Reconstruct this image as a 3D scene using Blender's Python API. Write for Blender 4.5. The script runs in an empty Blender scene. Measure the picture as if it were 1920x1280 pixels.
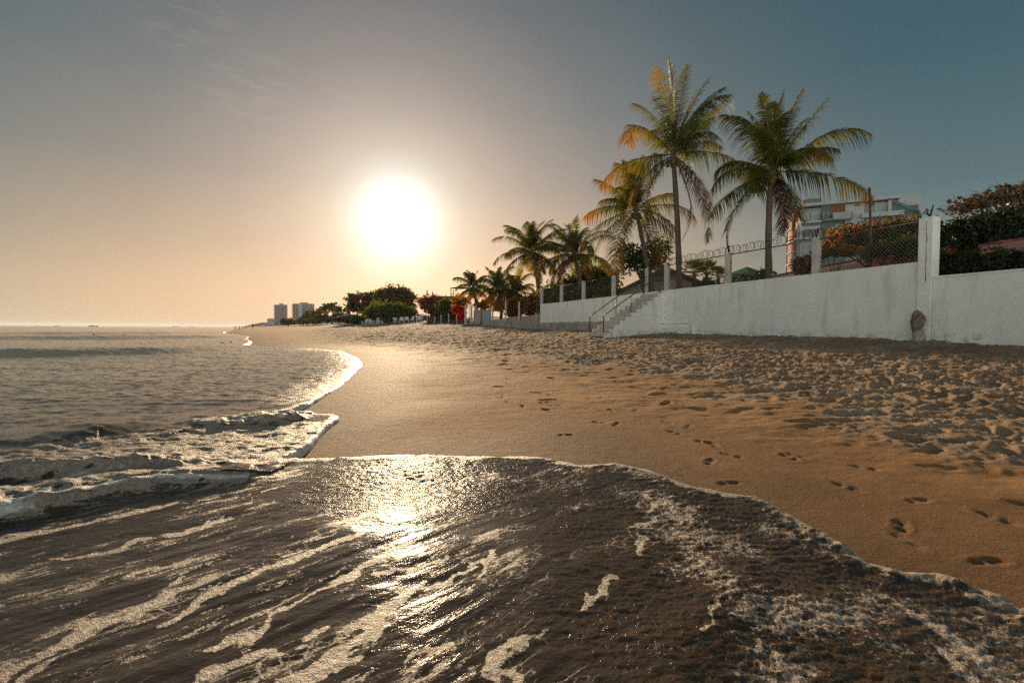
import bpy, math, random
import numpy as np
from mathutils import Vector, Matrix, Euler
R = math.radians
SC = bpy.context.scene
COL = SC.collection
rng = np.random.default_rng(7)
random.seed(7)

# ------------------------------------------------------------------ camera
EYE = 1.0
F = 900.0
cam_d = bpy.data.cameras.new('camera'); cam = bpy.data.objects.new('camera', cam_d); COL.objects.link(cam)
cam_d.sensor_width = 36.0; cam_d.lens = 36.0 * F / 1920.0
cam_d.clip_start = 0.05; cam_d.clip_end = 30000
cam_m = Matrix.Rotation(R(90 - 1.53), 3, 'X') @ Matrix.Rotation(R(0.35), 3, 'Z')
cam.matrix_world = Matrix.Translation((0, 0, EYE)) @ cam_m.to_4x4()
SC.camera = cam

def ray(px, py):
    return cam_m @ Vector(((px - 960) / F, (640 - py) / F, -1.0))

def P(px, py, Y):
    """world point seen at photo pixel (px, py), Y metres ahead"""
    d = ray(px, py); t = Y / d.y
    return Vector((d.x * t, Y, EYE + d.z * t))

SUN_AZ = math.atan2(ray(745, 410).x, ray(745, 410).y)
SUN_EL = math.atan2(ray(745, 410).z, math.hypot(ray(745, 410).x, ray(745, 410).y))
SUN_DIR = Vector((math.sin(SUN_AZ) * math.cos(SUN_EL), math.cos(SUN_AZ) * math.cos(SUN_EL), math.sin(SUN_EL)))

# ------------------------------------------------------------------ numpy noise
def _h(ix, iy, seed):
    n = (ix.astype(np.int64) * 374761393 + iy.astype(np.int64) * 668265263 + int(seed) * 1442695041) & 0xFFFFFFFF
    n = ((n ^ (n >> 13)) * 1274126177) & 0xFFFFFFFF
    n = ((n ^ (n >> 16)) * 2246822519) & 0xFFFFFFFF
    return ((n ^ (n >> 15)) & 0xFFFFFF) / float(0xFFFFFF)

def vn(x, y, seed=0):
    ix = np.floor(x); iy = np.floor(y); fx = x - ix; fy = y - iy
    ix = ix.astype(np.int64); iy = iy.astype(np.int64)
    def g(dx, dy):
        a = _h(ix + dx, iy + dy, seed) * 2 * np.pi
        return np.cos(a) * (fx - dx) + np.sin(a) * (fy - dy)
    ux = fx * fx * fx * (fx * (fx * 6 - 15) + 10); uy = fy * fy * fy * (fy * (fy * 6 - 15) + 10)
    a = g(0, 0) * (1 - ux) + g(1, 0) * ux
    b = g(0, 1) * (1 - ux) + g(1, 1) * ux
    return (a * (1 - uy) + b * uy) * 1.5

def fbm(x, y, seed=0, octv=4, gain=0.5):
    s = 0.0; a = 1.0
    for k in range(octv):
        s = s + a * vn(x, y, seed + 17 * k); x = x * 2.03 + 5.1; y = y * 2.03 - 3.7; a *= gain
    return s

def sstep(a, b, x):
    t = np.clip((x - a) / (b - a), 0, 1); return t * t * (3 - 2 * t)

def polyd(x, y, pts, w=None):
    """distance to an open polyline, and the value of w interpolated along it"""
    best = np.full(x.shape, 1e18); val = np.zeros(x.shape)
    for i in range(len(pts) - 1):
        ax, ay = pts[i][:2]; bx, by = pts[i + 1][:2]
        dx, dy = bx - ax, by - ay; L = dx * dx + dy * dy + 1e-12
        t = np.clip(((x - ax) * dx + (y - ay) * dy) / L, 0, 1)
        d = (x - ax - t * dx) ** 2 + (y - ay - t * dy) ** 2
        m = d < best; best[m] = d[m]
        if w is not None: val[m] = (w[i] + t * (w[i + 1] - w[i]))[m]
    return (np.sqrt(best), val) if w is not None else np.sqrt(best)

def inside(x, y, poly):
    c = np.zeros(x.shape, bool); n = len(poly)
    for i in range(n):
        x1, y1 = poly[i][:2]; x2, y2 = poly[(i + 1) % n][:2]
        if y1 == y2: continue
        k = ((y1 > y) != (y2 > y)) & (x < (x2 - x1) * (y - y1) / (y2 - y1) + x1)
        c ^= k
    return c

# ------------------------------------------------------------------ object helpers
def tag(o, label=None, cat=None, group=None, kind=None):
    if label: o['label'] = label
    if cat: o['category'] = cat
    if group: o['group'] = group
    if kind: o['kind'] = kind
    return o

def empty(name, loc, label=None, cat=None, group=None, rz=0.0):
    o = bpy.data.objects.new(name, None); COL.objects.link(o)
    o.location = loc; o.rotation_euler = (0, 0, rz); o.empty_display_size = 0.2
    return tag(o, label, cat, group)

def mesh_np(name, verts, quads, mat, parent=None, attrs=None, smooth=True, tris=None):
    verts = np.asarray(verts, np.float32); me = bpy.data.meshes.new(name)
    quads = np.asarray(quads, np.int32).reshape(-1, 4); nq = len(quads)
    tr = np.zeros((0, 3), np.int32) if tris is None else np.asarray(tris, np.int32).reshape(-1, 3)
    me.vertices.add(len(verts)); me.vertices.foreach_set('co', verts.ravel())
    li = np.concatenate([quads.ravel(), tr.ravel()])
    me.loops.add(len(li)); me.loops.foreach_set('vertex_index', li)
    n = nq + len(tr); me.polygons.add(n)
    tot = np.concatenate([np.full(nq, 4), np.full(len(tr), 3)]).astype(np.int32)
    st = np.concatenate([[0], np.cumsum(tot)[:-1]]).astype(np.int32) if n else np.zeros(0, np.int32)
    me.polygons.foreach_set('loop_start', st)
    me.polygons.foreach_set('use_smooth', np.full(n, smooth))
    for k, v in (attrs or {}).items():
        a = me.attributes.new(k, 'FLOAT', 'POINT'); a.data.foreach_set('value', np.asarray(v, np.float32))
    me.update(calc_edges=True); me.validate()
    if mat: me.materials.append(mat)
    o = bpy.data.objects.new(name, me); COL.objects.link(o)
    if parent: o.parent = parent
    return o

class MB:
    """collects solids; build() links them as one mesh object"""
    def __init__(s): s.v = []; s.f = []
    def add(s, vs, fs):
        b = len(s.v); s.v += [tuple(v) for v in vs]; s.f += [tuple(b + i for i in f) for f in fs]; return s
    def frame_box(s, o, ax, ay, az):
        """box from corner o with edge vectors ax, ay, az"""
        o, ax, ay, az = map(Vector, (o, ax, ay, az))
        vs = [o, o + ax, o + ax + ay, o + ay, o + az, o + ax + az, o + ax + ay + az, o + ay + az]
        fs = [(0, 3, 2, 1), (4, 5, 6, 7), (0, 1, 5, 4), (1, 2, 6, 5), (2, 3, 7, 6), (3, 0, 4, 7)]
        if ax.cross(ay).dot(az) < 0: fs = [f[::-1] for f in fs]
        return s.add(vs, fs)
    def box(s, x0, x1, y0, y1, z0, z1):
        return s.frame_box((x0, y0, z0), (x1 - x0, 0, 0), (0, y1 - y0, 0), (0, 0, z1 - z0))
    def tube(s, pts, r, n=6, cap=True):
        pts = [Vector(p) for p in pts]; m = len(pts)
        rs = r if isinstance(r, (list, tuple)) else [r] * m
        ref = Vector((0.31, 0.27, 0.91)).normalized(); vs = []
        for i in range(m):
            t = (pts[min(i + 1, m - 1)] - pts[max(i - 1, 0)])
            t = t.normalized() if t.length > 1e-9 else Vector((0, 0, 1))
            u = t.cross(ref)
            if u.length < 1e-3: u = t.cross(Vector((1, 0, 0)))
            u.normalize(); w = t.cross(u)
            for k in range(n):
                a = 2 * math.pi * k / n; vs.append(pts[i] + (u * math.cos(a) + w * math.sin(a)) * rs[i])
        fs = []
        for i in range(m - 1):
            for k in range(n):
                a = i * n + k; b = i * n + (k + 1) % n; fs.append((a, a + n, b + n, b))
        if cap: fs += [tuple(range(n)), tuple(range((m - 1) * n, m * n))[::-1]]
        return s.add(vs, fs)
    def ring(s, profile, n=16, c=(0, 0, 0)):
        """lathe of (r, z) profile"""
        vs = []; c = Vector(c)
        for r_, z in profile:
            for k in range(n):
                a = 2 * math.pi * k / n; vs.append(c + Vector((r_ * math.cos(a), r_ * math.sin(a), z)))
        fs = [(i * n + k, i * n + (k + 1) % n, (i + 1) * n + (k + 1) % n, (i + 1) * n + k) for i in range(len(profile) - 1) for k in range(n)]
        fs += [tuple(range(n))[::-1], tuple(range((len(profile) - 1) * n, len(profile) * n))]
        return s.add(vs, fs)
    def build(s, name, mat, parent=None, smooth=False, bevel=0.0):
        me = bpy.data.meshes.new(name)
        vs = s.v
        me.from_pydata([tuple(v) for v in vs], [], s.f); me.update()
        if smooth: me.polygons.foreach_set('use_smooth', [True] * len(me.polygons))
        if mat: me.materials.append(mat)
        o = bpy.data.objects.new(name, me); COL.objects.link(o)
        if parent:
            o.parent = parent
            # vertices were given in world space: bring them into the thing's frame
            if getattr(s, 'world', False):
                root = parent
                m = Matrix.Identity(4)
                chain = []
                while root is not None: chain.append(root); root = root.parent
                for q in reversed(chain): m = m @ (Matrix.Translation(q.location) @ q.rotation_euler.to_matrix().to_4x4() @ Matrix.Diagonal(q.scale).to_4x4())
                me.transform(m.inverted())
        if bevel:
            md = o.modifiers.new('bevel', 'BEVEL'); md.width = bevel; md.segments = 2; md.limit_method = 'ANGLE'
        return o

def WMB():
    m = MB(); m.world = True; return m

# ------------------------------------------------------------------ material helpers
def mat(name):
    m = bpy.data.materials.new(name); m.use_nodes = True; nt = m.node_tree; nt.nodes.clear()
    out = nt.nodes.new('ShaderNodeOutputMaterial')
    return m, nt, out

class N:
    def __init__(s, nt): s.nt = nt
    def __call__(s, typ, **kw):
        n = s.nt.nodes.new(typ)
        ins = kw.pop('ins', {})
        for k, v in kw.items(): setattr(n, k, v)
        for k, v in ins.items():
            if isinstance(v, bpy.types.NodeSocket): s.nt.links.new(v, n.inputs[k])
            else: n.inputs[k].default_value = v
        return n
    def math(s, op, a, b=0.0, c=None, clamp=False):
        n = s.nt.nodes.new('ShaderNodeMath'); n.operation = op; n.use_clamp = clamp
        for i, v in enumerate((a, b, c)):
            if v is None: continue
            if isinstance(v, bpy.types.NodeSocket): s.nt.links.new(v, n.inputs[i])
            else: n.inputs[i].default_value = v
        return n.outputs[0]
    def ss(s, x, a, b):
        n = s.nt.nodes.new('ShaderNodeMapRange'); n.interpolation_type = 'SMOOTHSTEP'
        for i, v in zip((0, 1, 2), (x, a, b)):
            if isinstance(v, bpy.types.NodeSocket): s.nt.links.new(v, n.inputs[i])
            else: n.inputs[i].default_value = v
        return n.outputs[0]
    def mix(s, f, a, b, blend='MIX'):
        n = s.nt.nodes.new('ShaderNodeMix'); n.data_type = 'RGBA'; n.blend_type = blend
        for i, v in ((0, f), (6, a), (7, b)):
            if isinstance(v, bpy.types.NodeSocket): s.nt.links.new(v, n.inputs[i])
            elif i == 0: n.inputs[0].default_value = v
            else: n.inputs[i].default_value = (*v, 1) if len(v) == 3 else v
        return n.outputs[2]
    def ramp(s, x, stops, interp='LINEAR'):
        n = s.nt.nodes.new('ShaderNodeValToRGB'); cr = n.color_ramp; cr.interpolation = interp
        while len(cr.elements) > 1: cr.elements.remove(cr.elements[-1])
        for i, (p, c) in enumerate(stops):
            e = cr.elements[0] if i == 0 else cr.elements.new(p)
            e.position = p; e.color = (*c, 1) if len(c) == 3 else c
        if isinstance(x, bpy.types.NodeSocket): s.nt.links.new(x, n.inputs[0])
        return n.outputs[0]
    def noise(s, vec, scale, detail=3, rough=0.55, dist=0.0):
        n = s.nt.nodes.new('ShaderNodeTexNoise'); n.inputs['Scale'].default_value = scale
        n.inputs['Detail'].default_value = detail; n.inputs['Roughness'].default_value = rough; n.inputs['Distortion'].default_value = dist
        if vec is not None: s.nt.links.new(vec, n.inputs['Vector'])
        return n.outputs[0]
    def attr(s, name):
        n = s.nt.nodes.new('ShaderNodeAttribute'); n.attribute_name = name; return n.outputs['Fac']
    def pos(s):
        return s.nt.nodes.new('ShaderNodeNewGeometry').outputs['Position']
    def obj(s):
        return s.nt.nodes.new('ShaderNodeTexCoord').outputs['Object']
    def mapping(s, vec, scale=(1, 1, 1), rot=(0, 0, 0), loc=(0, 0, 0)):
        n = s.nt.nodes.new('ShaderNodeMapping'); s.nt.links.new(vec, n.inputs[0])
        n.inputs['Scale'].default_value = scale; n.inputs['Rotation'].default_value = rot; n.inputs['Location'].default_value = loc
        return n.outputs[0]
    def bump(s, h, strength=0.5, dist=0.02, normal=None):
        n = s.nt.nodes.new('ShaderNodeBump'); n.inputs['Strength'].default_value = strength; n.inputs['Distance'].default_value = dist
        s.nt.links.new(h, n.inputs['Height'])
        if normal is not None: s.nt.links.new(normal, n.inputs['Normal'])
        return n.outputs[0]
    def bsdf(s, base, rough=0.6, normal=None, **kw):
        n = s.nt.nodes.new('ShaderNodeBsdfPrincipled')
        d = {'Base Color': base, 'Roughness': rough}; d.update(kw)
        if normal is not None: d['Normal'] = normal
        for k, v in d.items():
            if isinstance(v, bpy.types.NodeSocket): s.nt.links.new(v, n.inputs[k])
            else:
                if k == 'Base Color' and len(v) == 3: v = (*v, 1)
                n.inputs[k].default_value = v
        return n.outputs[0]
    def link(s, a, b): s.nt.links.new(a, b)

def simple_mat(name, col, rough=0.7, var=0.25, scale=6.0, bump=0.0, metallic=0.0, stain=None):
    """procedural material: base colour broken up by two noises, optional bump and stains"""
    m, nt, out = mat(name); n = N(nt); p = n.obj()
    a = n.noise(p, scale, 5, 0.6); b = n.noise(p, scale * 7, 3, 0.6)
    f = n.math('ADD', n.math('MULTIPLY', a, 0.7), n.math('MULTIPLY', b, 0.3))
    lo = tuple(c * (1 - var) for c in col); hi = tuple(min(1, c * (1 + var)) for c in col)
    c = n.mix(n.ss(f, 0.3, 0.7), lo, hi)
    if stain:
        c = n.mix(n.math('MULTIPLY', n.ss(n.noise(p, scale * 0.6, 6, 0.65, 0.4), 0.52, 0.72), 0.75), c, stain)
    nm = n.bump(f, bump, 0.03) if bump else None
    n.link(n.bsdf(c, rough, nm, Metallic=metallic), out.inputs[0])
    return m
# ------------------------------------------------------------------ sky and sun
SUN_STRENGTH = 5.0
SC.view_settings.view_transform = 'Standard'; SC.view_settings.look = 'None'
SC.view_settings.gamma = 1.0; SC.view_settings.exposure = EXPOSURE = 0.6
SC.cycles.use_denoising = False
SC.cycles.max_bounces = 6; SC.cycles.transparent_max_bounces = 6
SC.cycles.sample_clamp_indirect = 4.0; SC.cycles.sample_clamp_direct = 12.0
world = bpy.data.worlds.new('World'); SC.world = world; world.use_nodes = True
nt = world.node_tree; nt.nodes.clear(); n = N(nt)
wout = nt.nodes.new('ShaderNodeOutputWorld')
tc = nt.nodes.new('ShaderNodeTexCoord').outputs['Generated']
vd = n('ShaderNodeVectorMath', operation='NORMALIZE', ins={0: tc}).outputs[0]
dot = n('ShaderNodeVectorMath', operation='DOT_PRODUCT', ins={0: vd, 1: tuple(SUN_DIR)}).outputs['Value']
ang = n.math('MULTIPLY', n.math('ARCCOSINE', n.math('MINIMUM', dot, 0.999999)), 180 / math.pi / 180)   # angle from the sun, 0..1 = 0..180 deg
zc = n('ShaderNodeSeparateXYZ', ins={0: vd}).outputs[2]
elev = n.math('DIVIDE', n.math('MULTIPLY', n.math('ARCSINE', zc), 180 / math.pi), 90.0, clamp=True)   # 0..1 = 0..90 deg
K = 1.0 / (2 ** EXPOSURE)
def E(d): return d / 90.0
def cst(stops, f, k=1.0):
    return [(p / f, tuple(ch * K * k for ch in c)) for p, c in stops]
warm = n.ramp(elev, cst([(0, (.82, .55, .31)), (4, (.70, .485, .295)), (9, (.46, .36, .25)), (16, (.235, .235, .205)), (24, (.120, .163, .170)), (33, (.068, .118, .138)), (90, (.05, .08, .11))], 90))
cool = n.ramp(elev, cst([(0, (.42, .44, .36)), (6, (.22, .27, .25)), (13, (.105, .165, .18)), (24, (.052, .112, .140)), (38, (.028, .078, .108)), (90, (.02, .05, .08))], 90))
f1 = n.ss(ang, 19 / 180, 56 / 180)
base = n.mix(f1, warm, cool)
back = n.ramp(elev, cst([(0, (1.6, 1.56, 1.40)), (11, (1.22, 1.22, 1.12)), (26, (.20, .24, .25)), (90, (.05, .08, .11))], 90))   # unseen sky behind the viewer, made extra bright to light the wall
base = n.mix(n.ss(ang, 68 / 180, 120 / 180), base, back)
# thin high wisps of cloud
wv = n.mapping(vd, scale=(3.2, 3.2, 13), rot=(0, R(12), R(20)))
wisp = n.math('MULTIPLY', n.ss(n.noise(wv, 1.6, 6, 0.6, 0.5), 0.60, 0.80), n.ss(elev, 12 / 90, 22 / 90))
for (cx_, cy_, rad_, st_) in ((470, 172, 5.0, .16), (355, 34, 4.5, .18), (640, 200, 5.0, .06)):
    cd_ = ray(cx_, cy_).normalized()
    dd_ = n('ShaderNodeVectorMath', operation='DOT_PRODUCT', ins={0: vd, 1: tuple(cd_)}).outputs['Value']
    wn_ = n.ss(n.noise(n.mapping(vd, scale=(9, 9, 42), rot=(R(6), R(-8), 0)), 1.5, 6, .62, .7), .42, .68)
    wisp = n.math('MULTIPLY', n.math('MULTIPLY', wn_, n.ss(dd_, math.cos(R(rad_)), math.cos(R(.6)))), st_)
    base = n.mix(wisp, base, tuple(c * K for c in (.46, .40, .35)))
# glow of the hazy air round the sun
aur = n.ramp(ang, cst([(0, (2.2, 2.1, 2.0)), (2.6, (1.25, 1.2, 1.12)), (4.2, (.74, .69, .62)), (5.6, (.55, .48, .41)), (7.6, (.41, .315, .24)), (11, (.30, .195, .145)), (16, (.18, .105, .078)), (24, (.075, .038, .028)), (36, (.018, .008, .005)), (48, (0, 0, 0))], 180))
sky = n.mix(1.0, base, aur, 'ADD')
st = nt.nodes.new('ShaderNodeTexSky'); st.sky_type = 'NISHITA'; st.sun_disc = False
st.sun_elevation = SUN_EL; st.sun_rotation = SUN_AZ; st.dust_density = 4.0; st.air_density = 1.0
b1 = n('ShaderNodeBackground', ins={0: st.outputs[0], 1: 0.0015})
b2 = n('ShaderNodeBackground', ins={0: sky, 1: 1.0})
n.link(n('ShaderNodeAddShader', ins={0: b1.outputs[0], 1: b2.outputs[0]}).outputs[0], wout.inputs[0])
world.cycles.sampling_method = 'MANUAL'; world.cycles.sample_map_resolution = 2048

sl = bpy.data.lights.new('sun', 'SUN'); so = bpy.data.objects.new('sun', sl); COL.objects.link(so)
sl.energy = SUN_STRENGTH; sl.angle = R(1.1); sl.color = (1.0, 0.74, 0.46)
so.rotation_euler = (-SUN_DIR).to_track_quat('-Z', 'Y').to_euler(); so.location = (0, 0, 60)

# ------------------------------------------------------------------ the beach: height of the sand
SHORE = [(9.5, -6.0), (4.0, -0.6), (1.8, 1.75), (-1.3, 5.0), (-5, 12.5), (-14, 30), (-25, 47), (-76, 130), (-562, 1000), (-1690, 3000), (-4500, 8000)]
def shore_d(x, y):
    d = polyd(x, y, SHORE)
    poly = SHORE + [(9000, 9000), (9000, -6.0)]
    return np.where(inside(x, y, poly), d, -d)

def base_z(x, y):
    d = shore_d(x, y); dp = np.maximum(d, 0)
    z = 0.045 * dp + 0.0011 * dp * dp
    z = np.where(dp > 17, 0.045 * 17 + 0.0011 * 289 + (dp - 17) * 0.09, z)
    z = np.minimum(z, 2.1 + 0.02 * np.minimum(dp, 60))
    z = np.where(d < 0, np.maximum(0.06 * d, -4.0), z)
    return z

def ground(px, py):
    """the point of the beach seen at a photo pixel"""
    d = ray(px, py); a, b = 0.4, 2500.0
    ts = np.geomspace(0.5, 3000, 4000); x = d.x * ts; y = d.y * ts; z = EYE + d.z * ts - base_z(x, y)
    i = np.argmax(z < 0); i = max(i, 1)
    f = z[i - 1] / (z[i - 1] - z[i]) if z[i] < 0 else 1.0
    t = ts[i - 1] + f * (ts[i] - ts[i - 1]); return (d.x * t, d.y * t)

def gz(x, y): return float(base_z(np.array([x]), np.array([y]))[0])

# ---- water's edge, traced where the swash lies on the sand
EDGE_PX = [(2150, 1245), (1920, 1143), (1840, 1108), (1760, 1074), (1700, 1078), (1640, 1060), (1560, 1008), (1500, 978), (1440, 940), (1420, 931), (1370, 926), (1300, 913), (1250, 893), (1200, 877), (1150, 868), (1085, 873), (1050, 864), (1015, 857), (960, 857), (900, 860), (760, 862), (640, 870), (538, 878),
           (580, 846), (606, 815), (637, 787), (628, 781), (575, 779), (536, 781),
           (580, 763), (620, 738), (656, 711), (681, 685), (673, 671), (642, 659), (590, 654), (530, 652.5), (455, 653),
           (470, 642), (462, 637)]
EDGE = [(6.5, -2.5)] + [ground(*p) for p in EDGE_PX]
EDGE += [(-27.5, 50), (-36, 63), (-46, 76), (-76, 130), (-562, 1000), (-1690, 3000), (-4500, 8000)]
WPOLY = EDGE + [(-30000, 9000), (-30000, -8), (6.5, -8)]

def water_d(x, y):
    d = polyd(x, y, EDGE); d = np.where(inside(x, y, WPOLY), d, -d)
    r = np.hypot(x, y); s = np.clip(r / 6.0, 0.25, 6)
    w = fbm(x / (0.22 * s), y / (0.22 * s), 31, 3) * 0.022 * s + fbm(x / (0.055 * s), y / (0.055 * s), 32, 2) * 0.006 * s
    return d + w

# ---- churned dry sand starts beyond this line
CH = [(9.5, 0.8)] + [ground(*p) for p in [(1920, 905), (1780, 885), (1600, 850), (1480, 805), (1380, 770), (1230, 722), (1100, 698), (1000, 684), (900, 664), (800, 653), (700, 645), (610, 637)]] + [(-40, 90), (-300, 570)]
CHPOLY = CH + [(3000, 3000), (3000, 0.8)]
def churn_d(x, y):
    d = polyd(x, y, CH); return np.where(inside(x, y, CHPOLY), d, -d)

def pits(x, y, cell, seed, prob, a=0.135, b=0.05, depth=0.02, turn=None, rim=0.3):
    """footprints: elongated hollows with a low rim, one per cell at most"""
    ix = np.floor(x / cell).astype(np.int64); iy = np.floor(y / cell).astype(np.int64); out = np.zeros(x.shape)
    for dx in (-1, 0, 1):
        for dy in (-1, 0, 1):
            cx = ix + dx; cy = iy + dy
            px = (cx + 0.15 + 0.7 * _h(cx, cy, seed)) * cell; py = (cy + 0.15 + 0.7 * _h(cx, cy, seed + 1)) * cell
            an = _h(cx, cy, seed + 2) * math.pi if turn is None else turn + (_h(cx, cy, seed + 2) - 0.5) * 1.2
            on = _h(cx, cy, seed + 3) < prob; sz = 0.75 + 0.5 * _h(cx, cy, seed + 4)
            ca, sa = np.cos(an), np.sin(an); u = ((x - px) * ca + (y - py) * sa) / sz; v = (-(x - px) * sa + (y - py) * ca) / sz
            q = (u / a) ** 2 + (v / b) ** 2
            out += np.where(on, -depth * sz * np.exp(-q * q * 0.8) + rim * depth * np.exp(-((np.sqrt(q) - 1.45) / 0.33) ** 2), 0)
    return out

# single footprints of the trail in the smooth sand
FOOT_PX = [(1690, 985, 1.0), (1795, 958, 1.0), (1720, 938, .8), (1640, 911, .7), (1480, 857, .9), (1560, 885, .8), (1330, 865, .7), (1345, 852, .8), (1365, 905, .9), (1310, 825, 1.), (1335, 832, .8), (1250, 810, 1.), (1290, 800, .7), (1055, 806, 1.), (1060, 815, .9), (1000, 783, .7), (980, 762, .8), (930, 738, 1.), (938, 745, .9), (922, 733, .8), (1020, 755, .8), (1105, 768, 1.), (1145, 770, .8), (1150, 790, .9), (1155, 795, .9), (1060, 770, .8), (1040, 760, .7), (870, 707, .9), (905, 710, .8), (845, 715, .7), (815, 690, .9), (825, 697, .8), (800, 682, .8), (1010, 690, .8), (1085, 693, .8), (990, 740, .6), (1190, 770, .6), (1440, 872, .7), (1850, 1052, .9), (1620, 940, .6), (1700, 1012, .7), (1240, 775, .6), (1130, 745, .5), (950, 700, .6), (740, 660, .5), (1400, 838, .6)]
FOOT = [(*ground(a, b), s * (.8 if b > 880 else 1), 0.9 + 0.9 * math.sin(i * 2.1)) for i, (a, b, s) in enumerate(FOOT_PX)]

FOOT = FOOT[::2]
_rr = random.Random(5)
for trail, st_, sc_ in (([(745, 662), (850, 690), (1010, 728), (1250, 800), (1480, 862), (1700, 930), (1915, 1000)], .62, .9), ([(1915, 930), (1700, 900), (1500, 868), (1330, 838), (1150, 790), (1000, 760), (900, 735)], .66, .8), ([(820, 668), (960, 700), (1120, 742), (1260, 770)], .6, .7)):
    tp = [ground(*q_) for q_ in trail]; side_ = 1; acc = 0.0
    for i_ in range(len(tp) - 1):
        dx_, dy_ = tp[i_ + 1][0] - tp[i_][0], tp[i_ + 1][1] - tp[i_][1]; L_ = math.hypot(dx_, dy_); ux_, uy_ = dx_ / L_, dy_ / L_
        while acc < L_:
            if _rr.random() < .86:
                FOOT.append((tp[i_][0] + ux_ * acc - uy_ * side_ * (.10 + .05 * _rr.random()), tp[i_][1] + uy_ * acc + ux_ * side_ * (.10 + .05 * _rr.random()), sc_ * _rr.uniform(.45, 1.1), math.atan2(uy_, ux_) + _rr.uniform(-.25, .25)))
            side_ = -side_; acc += st_ * _rr.uniform(.85, 1.2)
        acc -= L_

def sand_z(x, y):
    z = base_z(x, y); cd = churn_d(x, y); wd = water_d(x, y)
    r = np.hypot(x, y)
    ch = sstep(-0.25, 1.3, cd + 0.45 * fbm(x / 1.3, y / 1.3, 3, 3) * np.clip(r / 4, .6, 3))
    amp = 0.35 + 0.65 * sstep(0.1, 3.0, cd)
    nearwall = 1.0
    soft = sstep(0.4, 2.5, -wd)
    z = z + soft * 0.018 * fbm(x / 1.7 + 3, y / 1.1, 5, 3)
    z = z + soft * 0.005 * fbm(x / 0.35, y / 0.22, 6, 4) + soft * 0.0022 * fbm(x / 0.09, y / 0.05, 4, 3, .6)
    z = z + soft * sstep(-1.7, -.1, cd) * .024 * fbm(x / .5, y / .36, 19, 3)
    c = 0.034 * fbm(x / 0.70, y / 0.55, 11, 3) + 0.022 * fbm(x / 0.15, y / 0.12, 12, 5, .62) + 0.009 * fbm(x / 0.06, y / 0.05, 16, 3, .6)
    c = c + pits(x, y, 0.22, 40, 0.65, depth=0.034, a=.085, b=.045) + pits(x + 7.3, y + 2.1, 0.41, 50, 0.6, a=0.13, b=0.065, depth=0.05)
    c = c + .07 * sstep(12, 40, r) * fbm(x / 2.2, y / 2.6, 18, 3)
    z = z + ch * amp * c
    few = soft * (1 - ch) * 0.9
    z = z + few * pits(x + 1.7, y - 0.4, 0.62, 60, 0.10 + 0.30 * sstep(-3.0, -0.2, cd), depth=0.021, a=.10, b=.045)
    for fx, fy, s, an in FOOT:
        m = (np.abs(x - fx) < 0.5) & (np.abs(y - fy) < 0.5)
        if not m.any(): continue
        k_ = .56 + .2 * (an % .6); u = ((x[m] - fx) * math.cos(an) + (y[m] - fy) * math.sin(an)) / k_; v = (-(x[m] - fx) * math.sin(an) + (y[m] - fy) * math.cos(an)) / k_; wn = vn(x[m] / .055, y[m] / .055, 8); u = u + .022 * wn; v = v - .016 * wn + .01 * vn(x[m] / .02, y[m] / .02, 7)
        q1 = ((u - 0.065) / 0.062) ** 2 + (v / 0.046) ** 2; q2 = ((u + 0.075) / 0.048) ** 2 + ((v + .006) / 0.036) ** 2
        q = (u / 0.155) ** 2 + (v / 0.06) ** 2
        h = -0.022 * np.exp(-q1 ** 2) - 0.026 * np.exp(-q2 ** 2) - 0.006 * np.exp(-q ** 2) + 0.006 * np.exp(-((np.sqrt(q) - 1.3) / 0.3) ** 2)
        z[m] += .58 * s * h * (.85 + .3 * vn(x[m] / .03, y[m] / .03, 9))
    wet = 1 - sstep(0.2, 1.5 , -wd / np.clip(r / 3.5, 0.6, 4) + 0.35 * fbm(x / 1.1, y / 1.1, 21, 3))
    return z, wet, ch

def polar_grid(r_list, a_list):
    rr, aa = np.meshgrid(np.asarray(r_list), np.asarray(a_list), indexing='ij')
    x = rr * np.sin(aa); y = rr * np.cos(aa)
    nr, na = rr.shape; idx = np.arange(nr * na).reshape(nr, na)
    q = np.stack([idx[:-1, :-1], idx[:-1, 1:], idx[1:, 1:], idx[1:, :-1]], -1).reshape(-1, 4)[:, ::-1]
    return x.ravel(), y.ravel(), q

def compact(v, q, attrs):
    used = np.zeros(len(v), bool); used[q.ravel()] = True
    new = np.cumsum(used) - 1
    return v[used], new[q], {k: a[used] for k, a in attrs.items()}

# ---- sand material
m_sand, nt, out = mat('sand'); n = N(nt); p = n.pos()
wet = n.attr('wet'); ch = n.attr('churn')
big = n.noise(p, 0.9, 5, 0.6); mid = n.noise(p, 9, 4, 0.6); grain = n.noise(p, 260, 2, 0.7); gr2 = n.noise(p, 70, 3, 0.6)
dry = n.mix(n.ss(big, 0.3, 0.72), (.30, .18, .10), (.36, .22, .125))
dry = n.mix(n.ss(ch, 0.2, 0.9), n.mix(n.ss(big, .3, .7), (.31, .165, .072), (.39, .215, .096)), n.mix(n.ss(big, .3, .72), (.26, .175, .115), (.40, .285, .19)))
dry = n.mix(n.math('MULTIPLY', n.ss(mid, 0.35, 0.75), 0.35), dry, (.21, .135, .08))
wetc = n.mix(n.ss(big, .3, .7), (.145, .078, .036), (.20, .110, .054))
col = n.mix(wet, dry, wetc)
spk = n.ss(grain, 0.62, 0.80)
col = n.mix(n.math('MULTIPLY', spk, 0.35), col, (.62, .48, .34)); col = n.mix(n.math('MULTIPLY', n.ss(gr2, .38, .30), 0.5), col, (.11, .07, .045))
hgt = n.math('ADD', n.math('MULTIPLY', grain, 0.35), n.math('ADD', n.math('MULTIPLY', gr2, 0.5), n.math('MULTIPLY', mid, 1.2)))
nm = n.bump(hgt, 1.0, 0.016)
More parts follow.
